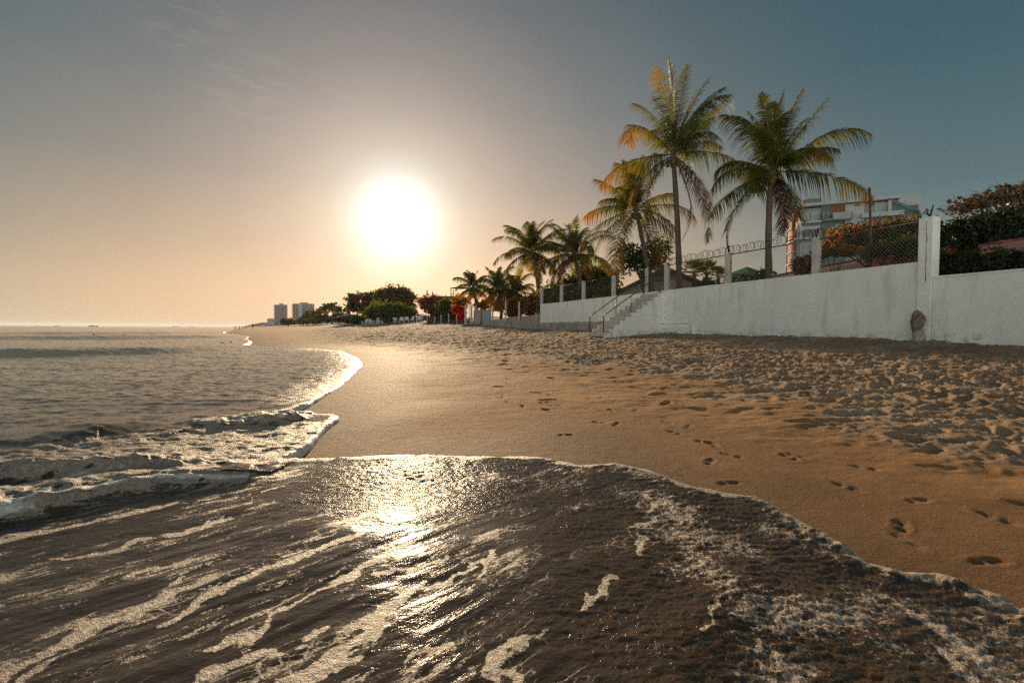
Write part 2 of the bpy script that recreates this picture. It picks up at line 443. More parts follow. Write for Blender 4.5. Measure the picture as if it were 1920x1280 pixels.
rough = n.math('SUBTRACT', 0.92, n.math('MULTIPLY', wet, 0.14))
n.link(n.bsdf(col, rough, nm, **{'Specular IOR Level': 0.12}), out.inputs[0])

# ---- sand mesh: fine near the viewer, coarse far off
r_l = np.concatenate([np.arange(0.5, 1.2, 0.0075), 1.2 * np.exp(np.arange(0, math.log(90 / 1.2), 0.0046)), np.geomspace(90, 8000, 130)[1:]])
a_l = np.radians(np.concatenate([np.linspace(-64, 66, 880), np.linspace(66.6, 150, 110)]))
x, y, q = polar_grid(r_l, a_l)
wd_b = polyd(x, y, SHORE)
z, wt, chn = sand_z(x, y)
sd = shore_d(x, y)
keep = (sd > -3.0) & (y > -9)
kq = keep[q].any(1)
v, q2, at = compact(np.stack([x, y, z], 1), q[kq], {'wet': wt, 'churn': chn})
sand = mesh_np('beach', v, q2, m_sand, attrs=at); tag(sand, 'brown sand beach trodden into hollows up to the white wall', 'beach', kind='structure')
del x, y, z, q, v, q2
# ------------------------------------------------------------------ the sea and its swash
def sea_pt(px, py, z=0.02):
    d = ray(px, py); t = (z - EYE) / d.z; return (d.x * t, d.y * t)

def sp(*pts): return [sea_pt(*p) for p in pts]

BORE = sp((-520, 1120), (-200, 1010), (0, 962), (90, 942), (190, 922), (300, 903), (400, 896), (470, 890), (535, 882))
BORE_H = [.13, .115, .105, .095, .080, .066, .050, .030, .0]
BORE2 = sp((-600, 960), (-200, 925), (0, 905), (120, 890), (240, 880), (330, 874), (420, 866))
BORE2_H = [.12, .12, .105, .10, .085, .05, .01]
HUMP = sp((-10, 850), (60, 840), (130, 824), (175, 814), (205, 812), (240, 812))
HUMP_H = [.0, .03, .075, .095, .07, .01]
RIDGE = sp((375, 804), (400, 799), (440, 795), (500, 789), (545, 782), (556, 779))
RIDGE_H = [.02, .07, .07, .085, .075, .03]
FAR_W = sp((-1500, 685), (-600, 675), (-100, 669), (0, 667), (130, 665), (260, 661), (330, 657), (395, 651), (450, 646))
FAR_H = [.3, .3, .27, .27, .25, .22, .16, .09, .0]
FAR2 = sp((-600, 640), (0, 635), (200, 635), (350, 633), (450, 629)); FAR2_H = [.2, .25, .3, .25, .0]
FAR3 = sp((-600, 628), (100, 626), (300, 625), (440, 622)); FAR3_H = [.3, .3, .3, 0]

def crest(x, y, pts, hs, back, front):
    """a wave crest along a line: long back slope, short front face towards the viewer"""
    d, h = polyd(x, y, pts, hs)
    # which side: viewer side is nearer to the origin than the crest line at the same bearing
    side = np.ones(x.shape)
    best = np.full(x.shape, 1e18)
    for i in range(len(pts) - 1):
        ax, ay = pts[i]; bx, by = pts[i + 1]; dx, dy = bx - ax, by - ay; L = dx * dx + dy * dy
        t = np.clip(((x - ax) * dx + (y - ay) * dy) / L, 0, 1)
        q = (x - ax - t * dx) ** 2 + (y - ay - t * dy) ** 2
        s = dx * (y - ay) - dy * (x - ax)      # >0: to the left of the direction of travel = far side
        m = q < best; best[m] = q[m]; side[m] = np.where(s > 0, 1, -1)[m]
    w = np.where(side > 0, back, front)
    t = d / w
    return h * np.where(side > 0, np.exp(-t * t), np.exp(-t ** 4 * 1.2)), d, h, side

# foam patches that float on the near water: lines with widths
STREAKS = [([(60, 1215), (110, 1185), (180, 1150), (230, 1132), (290, 1105), (330, 1085), (400, 1062)], [.006, .020, .045, .055, .045, .016, .008]),
           ([(300, 1148), (350, 1120), (410, 1086), (470, 1055), (540, 1035), (620, 1005), (680, 985)], [.012, .02, .025, .018, .014, .018, .02]),
           ([(0, 1250), (50, 1222), (100, 1198)], [.02, .016, .008]),
           ([(0, 1290), (60, 1240), (100, 1215)], [.02, .01, .006]),
           ([(395, 1195), (440, 1178), (480, 1160), (498, 1145)], [.01, .024, .026, .012]),
           ([(500, 1145), (520, 1128), (580, 1095), (640, 1070), (700, 1038), (760, 1003)], [.006, .01, .008, .024, .024, .03]),
           ([(375, 1250), (405, 1235), (440, 1212), (480, 1200), (530, 1205)], [.022, .03, .018, .022, .012]),
           ([(480, 1290), (530, 1262), (590, 1232), (650, 1200), (680, 1170), (720, 1118), (770, 1090), (830, 1072), (880, 1052), (925, 1030)], [.05, .04, .04, .05, .036, .03, .02, .016, .012, .016]),
           ([(560, 1182), (590, 1168), (605, 1160)], [.012, .02, .01]),
           ([(240, 1060), (290, 1048), (340, 1040)], [.012, .022, .012]),
           ([(310, 1080), (350, 1058)], [.010, .014]),
           ([(0, 1000), (60, 985), (160, 965), (260, 945), (330, 930)], [.05, .03, .022, .03, .02]),
           ([(100, 1030), (200, 1020), (260, 995), (340, 985), (420, 960)], [.01, .018, .016, .028, .03]),
           ([(920, 1250), (935, 1210), (960, 1185), (1000, 1172), (1020, 1165)], [.02, .024, .018, .012, .006]),
           ([(930, 1225), (970, 1232), (975, 1262), (950, 1290)], [.012, .02, .016, .02]),
           ([(880, 1045), (915, 1040), (925, 1020), (900, 1065)], [.012, .02, .012, .006]),
           ([(770, 1215), (810, 1200), (840, 1185)], [.012, .014, .008]),
           ([(700, 1060), (780, 1045), (840, 1030)], [.010, .014, .012]),
           ([(1100, 1120), (1130, 1090), (1150, 1060)], [.014, .02, .012]),
           ([(1200, 1020), (1205, 990)], [.02, .016]), ([(1180, 975), (1230, 965)], [.014, .012]),
           ([(1480, 1270), (1500, 1245), (1530, 1240)], [.014, .016, .01]), ([(1640, 1090), (1690, 1115), (1740, 1150), (1800, 1185), (1860, 1240)], [.012, .016, .02, .03, .03]),
           ([(1740, 1190), (1790, 1215), (1830, 1250)], [.01, .02, .02]),
           ([(1500, 1100), (1450, 1120)], [.010, .012]), ([(1380, 1080), (1340, 1120), (1320, 1170)], [.006, .008, .006])]

r_l = np.concatenate([np.arange(0.55, 1.3, 0.0058), 1.3 * np.exp(np.arange(0, math.log(60 / 1.3), 0.0042)), 60 * np.exp(np.arange(0.008, math.log(400 / 60), 0.008)), np.geomspace(400, 6500, 80)[1:]])
a_l = np.radians(np.concatenate([np.linspace(-130, -66.6, 90), np.linspace(-66, 60, 1000), np.linspace(60.6, 140, 90)]))
x, y, q = polar_grid(r_l, a_l)
din = water_d(x, y)
keep = (din > -0.06 * np.clip(np.hypot(x, y) / 3, 1, 30)) & (y > -7)
kq = keep[q].any(1); q = q[kq]
used = np.zeros(len(x), bool); used[q.ravel()] = True; new = np.cumsum(used) - 1
x, y, din, q = x[used], y[used], din[used], new[q]
r = np.hypot(x, y)
zb = base_z(x, y)
# thickness of the film and its rounded lip; fuller at the turbulent right-hand front
lip_d, lip_h = polyd(x, y, [ground(*p) for p in [(2150, 1245), (1920, 1143), (1760, 1074), (1640, 1060), (1480, 965), (1420, 931), (1300, 913), (1085, 873), (900, 860), (538, 878)]], [.11, .095, .085, .07, .055, .03, .022, .018, .012, .010])
front = np.exp(-(lip_d / np.where(lip_h > .05, .17, .10)) ** 2) * np.where(lip_h > .035, 1, .5)
lump = np.clip(.45 + .75 * vn(x / 0.085, y / 0.085, 71) + .35 * vn(x / .04, y / .04, 72) + .12 * vn(x / .018, y / .018, 73), 0, 1.4)
film = 0.009 + 0.010 * np.clip(r / 6, .6, 3) * (1 - np.exp(-np.maximum(din, 0) / 0.05))
film = film * (1 - np.exp(-np.maximum(din, 0) / 0.012)) * np.clip(din * 1e6, 0, 1)
film = film + sstep(0, 0.05, din) * front * lip_h * (0.12 + .26 * lump)
# sea waves
s_near = np.exp(-r / 9.0)
wv = 0.011 * fbm(x / 1.6 + 0.2 * y, y / 0.9, 81, 3) * np.clip(r / 4, .3, 4) ** .5
wv = wv + 0.009 * fbm(x / 0.55, y / 0.26, 82, 3) * (1 - np.exp(-r / 5)) * np.clip(9 / r, .3, 1)
wv = wv + sstep(35, 90, r) * 0.07 * fbm(x / 14, y / 5, 83, 4)
sea = 0.015 + wv
b1, bd1, bh1, bs1 = crest(x, y, BORE, BORE_H, .42, .13)
b2_, bd2, bh2, _ = crest(x, y, BORE2, BORE2_H, .30, .16)
hp, hd, hh, _ = crest(x, y, HUMP, HUMP_H, .5, .22)
rg, rd, rh, _ = crest(x, y, RIDGE, RIDGE_H, .5, .16)
fw, fd, fh, _ = crest(x, y, FAR_W, FAR_H, 2.6, 1.3)
fw2, fd2, fh2, _ = crest(x, y, FAR2, FAR2_H, 5, 3); fw3, fd3, fh3, _ = crest(x, y, FAR3, FAR3_H, 9, 6)
turb = fbm(x / 0.13, y / 0.10, 91, 4); turb2 = .35 + .5 * fbm(x / 0.28, y / 0.2, 92, 3)
boil = np.clip(b1 / .09, 0, 1) * (bh1 > .015)
sea = sea + b1 * (0.85 + 0.5 * turb2) + b2_ * (0.8 + .5 * turb2) + hp + rg * (0.8 + .5 * turb2) + fw + fw2 + fw3
sea = sea + (boil * (0.010 + .012 * vn(x / .06, y / .05, 95)) + np.clip(rg / .05, 0, 1) * .012 + np.clip(b2_ / .07, 0, 1) * .012) * turb
# foaming, broken water between the bores and the second swash
BROKEN = sp((-400, 1060), (0, 905), (200, 885), (535, 880), (580, 846), (637, 788), (560, 780), (420, 795), (240, 812), (0, 845), (-500, 880))
ib = np.where(inside(x, y, BROKEN), 1, -1) * polyd(x, y, BROKEN + BROKEN[:1]); ibm = sstep(-0.15, 0.25, ib)
sea = sea + ibm * (0.009 * fbm(x / 0.32, y / 0.17, 93, 4) + 0.007 * turb)
# near swash: flowing ribs on the left, choppy boil on the right
u = (x + y) * .7071; vv = (y - x) * .7071                                       # u = along the flow
wu = u + 0.10 * fbm(x / .6, y / .6, 101, 2)
near = sstep(5.0, 3.6, r) * np.where(x > -1.62, sstep(3.9, 3.4, y + .0 * x) , (bs1 < 0))
chop_w = sstep(-0.15, 0.85, x + 0.25 * fbm(x / .5, y / .5, 102, 2)); chop_w = np.maximum(chop_w, .85 * sstep(1.35, .35, din + .3 * fbm(x / .5, y / .5, 102, 2)) * sstep(-1.6, -.9, x))
ribs = 0.0038 * vn(wu / 0.55, (vv + .05 * vn(u / .4, vv / .4, 104)) / 0.11, 103) + 0.0022 * vn(wu / 0.3, vv / 0.045, 105) + 0.006 * fbm(x / 0.7, y / 0.6, 106, 2)
chop = 0.0050 * fbm(x / 0.075, y / 0.036, 107, 5, .68) + 0.0065 * fbm(x / 0.5, y / 0.4, 108, 2)
rise = 0.018 * np.exp(-(polyd(x, y, sp((1400, 1060), (1340, 1140), (1280, 1240), (1260, 1330))) / .12) ** 2)
top = zb + film
near_h = near * ((1 - chop_w) * ribs + chop_w * (chop + rise)) * sstep(0.0, 0.12, din)
swash_r = sstep(0, .3, din) * (1 - near) * 0.006 * fbm(x / 0.24, y / 0.13, 110, 3) * np.clip(r / 5, .6, 3)
zf = top + near_h + swash_r; sea = sea + near_h * .9 + swash_r - .012 * near
k = 0.012
hmx = np.maximum(zf, sea); zw = hmx + k * np.exp(-np.abs(zf - sea) / k) * 0.3
tr = np.clip(din / 0.02, 0, 1)
zw = np.where(din > 0, zb + (zw - zb) * np.clip(din / (.015 * np.clip(r / 3, .7, 6)), 0, 1) ** .5, zb - 0.03)
# ---- how much foam there is
fo = np.zeros(x.shape)
lw = np.clip(r / 3.5, .85, 1.15)
fo = np.maximum(fo, 0.95 * np.exp(-(np.maximum(din, 0) / (0.075 * lw * (1 + .7 * fbm(x / .2, y / .2, 120, 3)))) ** 2))
fo = np.maximum(fo, 0.66 * front * (lip_h > .025) * (0.75 + .6 * fbm(x / .07, y / .07, 121, 3)))
nb = 0.35 * fbm(x / 0.14, y / 0.14, 122, 4)
fo = np.maximum(fo, sstep(.010, .045, b1) * sstep(.03, .07, bh1) * (0.70 + nb))
fo = np.maximum(fo, np.clip(0.92 * np.exp(-((bd1 - .05) / .07) ** 2) * (bs1 < 0) + nb * .3, 0, 1) * (bh1 > .03))
fo = np.maximum(fo, 0.60 * sstep(.02, .06, b2_) + nb * (b2_ > .02) * .8)
fo = np.maximum(fo, (0.72 + nb) * sstep(.02, .05, rg)); fo = np.maximum(fo, (0.3 + nb) * sstep(.10, .15, hp))
fo = np.maximum(fo, ibm * (0.47 + 0.5 * nb))
fo = np.maximum(fo, sstep(.03, .1, fw) * sstep(-11, -8.0, x) * sstep(-2.5, -9.5, x) * .75)
tipd = polyd(x, y, [ground(*p) for p in [(600, 750), (656, 711), (681, 685), (642, 659), (560, 655)]])
fo = np.maximum(fo, (0.50 * np.exp(-tipd / 1.3)) * (din > 0) * (1 - near))
fo = np.maximum(fo, 0.36 * near * (1 - sstep(.0, .9, bd1)) * (1 - chop_w))
st_ = np.zeros(x.shape)
wx = x + 0.024 * fbm(x / .11, y / .11, 131, 4, .6); wy = y + 0.024 * fbm(x / .11, y / .11, 132, 4, .6)
for pts, ws in STREAKS:
    pp = [sea_pt(a, b, .04) for a, b in pts]
    x0 = min(p_[0] for p_ in pp) - .2; x1 = max(p_[0] for p_ in pp) + .2; y0 = min(p_[1] for p_ in pp) - .2; y1 = max(p_[1] for p_ in pp) + .2
    m = (wx > x0) & (wx < x1) & (wy > y0) & (wy < y1)
    d_, w_ = polyd(wx[m], wy[m], pp, ws)
    st_[m] = np.maximum(st_[m], np.clip(.86 - 0.45 * d_ / w_, 0, 1))
fo = np.maximum(fo, st_ * near)
fo = np.maximum(fo, near * chop_w * (0.29 + 0.15 * fbm(x / .35, y / .3, 133, 2)))
fo = np.maximum(fo, near * (1 - chop_w) * (0.26 + .12 * fbm(wu / .6, vv / .14, 134, 2)))
fo = np.clip(fo, 0, 1)
brown = np.clip(near * chop_w * sstep(3.6, 2.2, r), 0, 1); silt = np.clip(front * (lip_h > .035) * .9 * sstep(.07, .13, din) + .45 * sstep(.02, .08, b1) * sstep(.02, .10, bh1) * (.6 + fbm(x / .3, y / .3, 140, 3)) * (bs1 > 0), 0, 1)

# ---- water material: silty water under a clear skin, foam where it has broken
m_sea, nt, out = mat('sea_water'); n = N(nt); p = n.pos()
foam_a = n.attr('foam'); nearm = n.attr('near'); brn = n.attr('brown'); silt_n = n.attr('silt')
sep = n('ShaderNodeSeparateXYZ', ins={0: p})
dist = n('ShaderNodeVectorMath', operation='LENGTH', ins={0: p}).outputs['Value']
pf = n.mapping(p, scale=(1, 1, 1), rot=(0, 0, R(-45)))
pfl = n.mapping(pf, scale=(1.0, 3.6, 1))
fn_flow = n.noise(pfl, 5.5, 6, 0.62, 0.5); fn_iso = n.noise(p, 30, 6, 0.70, 0.6)
fn = n.mix(brn, fn_flow, fn_iso)
vor = n('ShaderNodeTexVoronoi', feature='F1', ins={'Vector': n.mapping(pf, scale=(1.0, 2.0, 1)), 'Scale': 9.0}).outputs['Distance']
hole = n.ss(vor, 0.10, 0.34)
fnn = n.math('ADD', n.math('MULTIPLY', fn, 0.72), n.math('MULTIPLY', n.noise(p, 90, 3, 0.6), 0.28))
fnn = n.math('ADD', fnn, n.math('MULTIPLY', n.math('SUBTRACT', hole, 0.6), 0.40))
thr = n.math('SUBTRACT', 0.95, n.math('MULTIPLY', foam_a, 0.84))
foam = n.ss(n.math('SUBTRACT', fnn, thr), -0.03, 0.055)
# thin lace of bubbles between the patches: warped cell edges, only in drifting areas
wrp = n('ShaderNodeVectorMath', operation='ADD', ins={0: n.mapping(pf, scale=(1.0, 2.3, 1)), 1: n('ShaderNodeVectorMath', operation='SCALE', ins={0: n('ShaderNodeTexNoise', ins={'Vector': p, 'Scale': 7.0, 'Detail': 3.0}).outputs[1], 'Scale': .16}).outputs[0]}).outputs[0]
ve = n('ShaderNodeTexVoronoi', feature='DISTANCE_TO_EDGE', ins={'Vector': wrp, 'Scale': 6.5}).outputs['Distance']
ve2 = n('ShaderNodeTexVoronoi', feature='DISTANCE_TO_EDGE', ins={'Vector': wrp, 'Scale': 17.0}).outputs['Distance']
lw_ = n.math('MULTIPLY', n.noise(p, 9, 4, .65), .085)
lace = n.math('MAXIMUM', n.ss(n.math('SUBTRACT', lw_, ve), .0, .03), n.math('MULTIPLY', n.ss(n.math('SUBTRACT', lw_, ve2), .0, .04), .6))
area = n.ss(n.math('ADD', n.noise(n.mapping(pf, scale=(.8, 2.0, 1)), 1.9, 4, .6), n.math('MULTIPLY', foam_a, .35)), .60, .74)
foam = n.math('MAXIMUM', foam, n.math('MULTIPLY', n.math('MULTIPLY', lace, area), n.math('MULTIPLY', nearm, .8)))
# body colour
sil = n.noise(pfl, 1.6, 4, 0.6)
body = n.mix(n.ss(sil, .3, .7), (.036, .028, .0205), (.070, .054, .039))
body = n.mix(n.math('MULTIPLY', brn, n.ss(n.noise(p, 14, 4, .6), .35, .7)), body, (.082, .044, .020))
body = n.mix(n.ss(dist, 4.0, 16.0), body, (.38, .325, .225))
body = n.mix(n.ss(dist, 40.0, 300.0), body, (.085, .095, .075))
# ripples
w1 = n.noise(n.mapping(p, scale=(1, 2.2, 1), rot=(0, 0, R(8))), 2.6, 5, 0.62, 0.3)
w2 = n.noise(n.mapping(p, scale=(1, 2.0, 1), rot=(0, 0, R(-14))), 9, 5, 0.62, 0.3)
w3 = n.noise(n.mapping(pf, scale=(1, 2.6, 1)), 26, 4, 0.6, 0.4)
w0 = n.noise(n.mapping(p, scale=(.25, 1.0, 1)), 0.45, 5, 0.6, 0.2)
farf = n.ss(dist, 3.5, 12.0)
hn = n.math('ADD', n.math('MULTIPLY', w2, 0.55), n.math('MULTIPLY', w3, 0.28))
hn = n.math('ADD', hn, n.math('MULTIPLY', n.noise(n.mapping(p, scale=(1, 1.7, 1)), 30, 5, .62, .5), n.math('ADD', .06, n.math('MULTIPLY', brn, .40))))
b_near = n.bump(n.math('MULTIPLY', hn, n.math('ADD', n.math('ADD', .34, n.math('MULTIPLY', brn, .5)), n.math('MULTIPLY', n.ss(dist, 2.2, 3.3), .6))), 0.8, 0.022)
hf = n.math('ADD', n.math('MULTIPLY', w1, 1.0), n.math('ADD', n.math('MULTIPLY', w2, .30), n.math('MULTIPLY', w0, 2.4)))
b_far = n.bump(hf, 0.33, 0.10)
nmix = n('ShaderNodeMix', data_type='VECTOR'); n.link(farf, nmix.inputs[0]); n.link(b_near, nmix.inputs[4]); n.link(b_far, nmix.inputs[5])
nrm = n('ShaderNodeVectorMath', operation='NORMALIZE', ins={0: nmix.outputs[1]}).outputs[0]
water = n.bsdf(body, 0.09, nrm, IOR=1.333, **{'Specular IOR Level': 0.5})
fb = n.noise(p, 170, 3, 0.65); fb2 = n.noise(p, 45, 3, .6)
fcol = n.mix(n.ss(foam_a, .72, .92), n.mix(n.ss(fb2, .3, .7), (.26, .205, .16), (.44, .37, .30)), n.mix(n.ss(fb2, .3, .7), (.62, .59, .55), (.86, .83, .79)))
fcol = n.mix(n.math('MULTIPLY', silt_n, .8), fcol, n.mix(n.ss(fb2, .3, .7), (.13, .078, .040), (.26, .17, .10)))
fnm = n.bump(n.math('ADD', fb, n.math('MULTIPLY', fb2, 1.8)), 0.6, 0.014)
foam_s = n.bsdf(fcol, 0.5, fnm, **{'Specular IOR Level': 0.22})
fm = n('ShaderNodeMixShader', ins={0: n.math('MULTIPLY', foam, 0.86), 1: water, 2: foam_s})
n.link(fm.outputs[0], out.inputs[0])
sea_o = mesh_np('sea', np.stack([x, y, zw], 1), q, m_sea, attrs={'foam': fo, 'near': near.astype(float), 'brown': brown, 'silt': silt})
tag(sea_o, 'brown silty sea with white foam washing up the sand', 'sea', kind='structure')
del x, y, q
# ------------------------------------------------------------------ materials of built things
m_wall, nt, out = mat('white_wall_paint'); n = N(nt); p = n.pos(); s_ = n('ShaderNodeSeparateXYZ', ins={0: p})
a = n.noise(p, 1.1, 6, .62, .3); b = n.noise(n.mapping(p, scale=(1, 1, .22)), 3.0, 5, .6); c = n.noise(p, 26, 4, .65)
colw = n.mix(n.ss(a, .35, .7), (.78, .79, .74), (.88, .88, .83))
colw = n.mix(n.math('MULTIPLY', n.ss(b, .50, .72), .5), colw, (.50, .50, .44))
colw = n.mix(n.math('MULTIPLY', n.ss(c, .62, .75), .35), colw, (.42, .42, .39))
low = n.ss(n.math('ADD', s_.outputs[2], n.math('MULTIPLY', a, .5)), 1.35, 1.0)
colw = n.mix(n.math('MULTIPLY', low, n.ss(n.noise(p, 5, 5, .65, .5), .46, .62)), colw, (.46, .43, .37))
n.link(n.bsdf(colw, .85, n.bump(n.math('ADD', c, a), .35, .02), **{'Specular IOR Level': .2}), out.inputs[0])
m_conc = simple_mat('grey_concrete', (.30, .28, .24), .9, .3, 3.0, .5, stain=(.16, .14, .11))
m_post = simple_mat('pale_concrete', (.52, .50, .45), .85, .18, 5.0, .3, stain=(.34, .30, .25))
m_step = simple_mat('worn_step_concrete', (.52, .46, .40), .9, .3, 9.0, .6, stain=(.30, .26, .22))
m_rail = simple_mat('green_rail_paint', (.035, .075, .045), .45, .3, 20.0, .1, stain=(.10, .05, .03))
m_gate = simple_mat('dark_gate_paint', (.018, .024, .020), .5, .3, 15.0)
m_wire = simple_mat('galvanised_wire', (.20, .20, .19), .45, .3, 30.0, metallic=.7)
m_razor = simple_mat('razor_wire_steel', (.07, .07, .068), .4, .3, 30.0, metallic=.8)
m_rust = simple_mat('rusty_steel', (.10, .050, .030), .7, .45, 6.0, .3, stain=(.045, .03, .025))
m_stone = simple_mat('eroded_stone', (.21, .155, .115), .95, .45, 7.0, .9, stain=(.09, .065, .05))
m_foot = simple_mat('weathered_footing', (.36, .32, .27), .95, .35, 2.5, .9, stain=(.19, .165, .13))
m_tile, nt, out = mat('clay_roof_tiles'); n = N(nt); p = n.obj()
wv_ = n('ShaderNodeTexWave', wave_type='BANDS', bands_direction='X', ins={'Vector': p, 'Scale': 1.7, 'Distortion': .15}).outputs['Fac']
wr_ = n('ShaderNodeTexWave', wave_type='BANDS', bands_direction='Y', wave_profile='SAW', ins={'Vector': p, 'Scale': 1.0, 'Distortion': .1}).outputs['Fac']
tc_ = n.mix(n.noise(p, 3, 4, .6), (.16, .042, .048), (.31, .095, .10))
tc_ = n.mix(n.math('MULTIPLY', n.ss(wr_, .70, 1.0), .7), tc_, (.07, .02, .02)); tc_ = n.mix(n.math('MULTIPLY', n.ss(wv_, .35, .0), .7), tc_, (.07, .02, .02))
n.link(n.bsdf(tc_, .75, n.bump(n.math('ADD', wv_, wr_), .9, .06)), out.inputs[0])
m_pink = simple_mat('pink_render', (.46, .33, .26), .9, .15, 1.5, .2, stain=(.34, .23, .18))
m_wood = simple_mat('dark_timber', (.055, .038, .026), .8, .3, 5.0)
m_thatch = simple_mat('dry_thatch', (.075, .058, .042), .95, .5, 9.0, 1.0)
m_green_roof = simple_mat('green_roof_sheet', (.018, .085, .045), .55, .25, 4.0, .2)
m_white = simple_mat('white_paint', (.70, .69, .66), .6, .1, 5.0)
m_grey_render = simple_mat('grey_render', (.22, .25, .25), .85, .12, .35, .1, stain=(.16, .185, .19))
m_light_render = simple_mat('pale_render', (.38, .41, .41), .85, .1, .4, .1, stain=(.29, .32, .32))
m_dark_render = simple_mat('dark_grey_render', (.10, .155, .16), .85, .15, .5)
m_orange = simple_mat('orange_render', (.24, .085, .05), .8, .2, .8, stain=(.20, .07, .04))
m_maroon = simple_mat('maroon_render', (.24, .065, .045), .8, .2, .8)
m_glass = simple_mat('dark_window_glass', (.030, .042, .046), .12, .2, 1.0)
m_curtain = simple_mat('pale_curtain', (.27, .34, .33), .8, .12, 1.0)
m_tower = simple_mat('hazy_tower_render', (.40, .385, .36), .9, .1, .05)
m_sheet = simple_mat('blue_grey_sheet', (.27, .32, .32), .6, .2, 1.2, stain=(.17, .20, .20))

# ------------------------------------------------------------------ the white wall
WH = 2.70                                                             # height of its top
def on_top(px, py):                                                   # point of the level wall top seen at a pixel
    d = ray(px, py); t = (WH - EYE) / d.z; return Vector((d.x * t, d.y * t, 0))
WA = on_top(1013, 570.5); WB = on_top(1722, 491)
U = (WB - WA).normalized(); NRM = Vector((U.y, -U.x, 0))              # U runs towards the viewer
if NRM.x > 0: NRM = -NRM                                              # NRM points out to the beach
WL = (WB - WA).length
def wpt(s, o=0.0, z=0.0): q = WA + U * s + NRM * o; return Vector((q.x, q.y, z))
def s_at(px):                                                         # position along the wall face of a photo column
    d = ray(px, 560); k = d.x / d.y
    return (k * WA.y - WA.x) / (U.x - k * U.y)
TH = 0.22
wall = empty('boundary_wall', wpt(0), 'long white painted wall along the top of the beach, stained near the sand', 'wall')
def strip(name, s0, s1, o0, o1, z0, z1, m, parent, step=0.5, rough=0.0):
    """a wall piece with a slightly uneven face"""
    nn = max(2, int((s1 - s0) / step)); mb = WMB(); vs = []; fs = []; kz = 5
    for i in range(nn + 1):
        s = s0 + (s1 - s0) * i / nn
        for j in range(kz + 1):
            z = z0 + (z1 - z0) * j / kz
            vs.append(wpt(s, o1 + rough * (random.random() - .5), z + (rough * .6 * (random.random() - .5) if j == kz else 0)))
        vs.append(wpt(s, o0, z1)); vs.append(wpt(s, o0, z0))
    w = kz + 3
    for i in range(nn):
        for j in range(w):
            a = i * w + j; b = i * w + (j + 1) % w; fs.append((a, b, b + w, a + w))
    fs += [tuple(range(w))[::-1], tuple(range(nn * w, nn * w + w))]
    return mb.add(vs, fs).build(name, m, parent)
S_ST0, S_ST1 = s_at(1209), s_at(1245); S_P0, S_P1 = s_at(1720), s_at(1747)
strip('wall_panel', 0, WL, -TH, 0, -.2, WH, m_wall, wall, .6, .012)
strip('footing', -0.1, S_ST0 - .05, -TH, .07, -.2, 1.42, m_foot, wall, .35, .10)
# low plinth with a broken edge right of the stairs
strip('plinth', S_ST1 + .05, s_at(1303), 0.004, .16, -.2, 1.13, m_wall, wall, .25, .05)
wall2 = empty('garden_wall', wpt(WL + .55), 'lower white wall to the right of the tall white pillar', 'wall')
W2H = 2.27
strip('wall_panel', S_P1 + .01, WL + 9.5, -TH, -.01, -.2, W2H, m_wall, wall2, .6, .012)
strip('coping', S_P1 + .012, WL + 9.5, -TH - .02, .012, W2H, W2H + .05, m_wall, wall2, .6, .008)
pil = empty('wall_pillar', wpt(WL + .25), 'tall square white pillar cracked down one side where the two walls meet', 'pillar')
pz = P(1740, 410, wpt(WL).y).z
mb = WMB(); mb.frame_box(wpt(S_P0, .035, -.2), U * (S_P1 - S_P0), NRM * -.29, (0, 0, pz + .2)); mb.build('shaft', m_wall, pil, bevel=.012)
mb = WMB()
for k in range(9):
    z0 = 2.2 + k * .16; mb.frame_box(wpt(s_at(1735) + .004 * math.sin(k * 2.3), .036, z0), U * (.010 + .008 * (k % 3 == 0)), NRM * -.004, (0, 0, .17))
mb.build('crack', simple_mat('crack_dirt', (.06, .05, .045), .95), pil)
mb = WMB(); cr_ = [(1203, 613.5), (1220, 611), (1240, 607), (1262, 608), (1283, 606.5), (1302, 607.5), (1302.5, 618), (1301.5, 629)]
cw_ = [wpt(s_at(a_), .165, P(a_, b_, wpt(s_at(a_), .165).y).z) for a_, b_ in cr_]
for i in range(len(cw_) - 1): mb.tube([cw_[i], (cw_[i] + cw_[i + 1]) / 2 + Vector((0, 0, .012 * (-1) ** i)), cw_[i + 1]], [.005, .010, .003], 5)
mb.build('crack', simple_mat('plinth_crack_dirt', (.07, .06, .05), .95), wall)  # thin dark crack line along the plinth edge
# eroded lump of stone and its stub at the foot of the pillar
def rock(name, c, rx, ry, rz, m, parent=None, seed=0, world=True, nu=22, nv=14, rough=.22):
    mb = WMB() if parent else MB(); vs = []; fs = []
    rr = random.Random(seed)
    ph = [(rr.uniform(1, 5), rr.uniform(1, 5), rr.uniform(0, 6)) for _ in range(7)]
    for j in range(nv + 1):
        t = math.pi * j / nv
        for i in range(nu):
            a = 2 * math.pi * i / nu
            d = 1 + rough * sum(math.sin(round(u_) * a + v_ * t * 1.7 + w_) for u_, v_, w_ in ph) / 3.2
            vs.append((c[0] + rx * d * math.sin(t) * math.cos(a), c[1] + ry * d * math.sin(t) * math.sin(a), c[2] + rz * d * math.cos(t)))
    for j in range(nv):
        for i in range(nu):
            fs.append((j * nu + i, (j + 1) * nu + i, (j + 1) * nu + (i + 1) % nu, j * nu + (i + 1) % nu))
    return mb.add(vs, fs).build(name, m, parent, smooth=True)
s0 = s_at(1728); b0 = wpt(s0, .12)
zt = P(1728, 588, b0.y).z; zm = P(1728, 624, b0.y).z
stub = empty('drain_stub', (b0.x, b0.y, gz(b0.x, b0.y)), 'brown eroded stone stub sticking out at the foot of the white pillar', 'drain')
rock('stone_mouth', (b0.x, b0.y, (zt + zm) / 2), .15, .13, (zt - zm) / 2, m_stone, stub, 4)
rock('base', (b0.x, b0.y - .02, zm - .10), .11, .10, .24, m_foot, stub, 9)

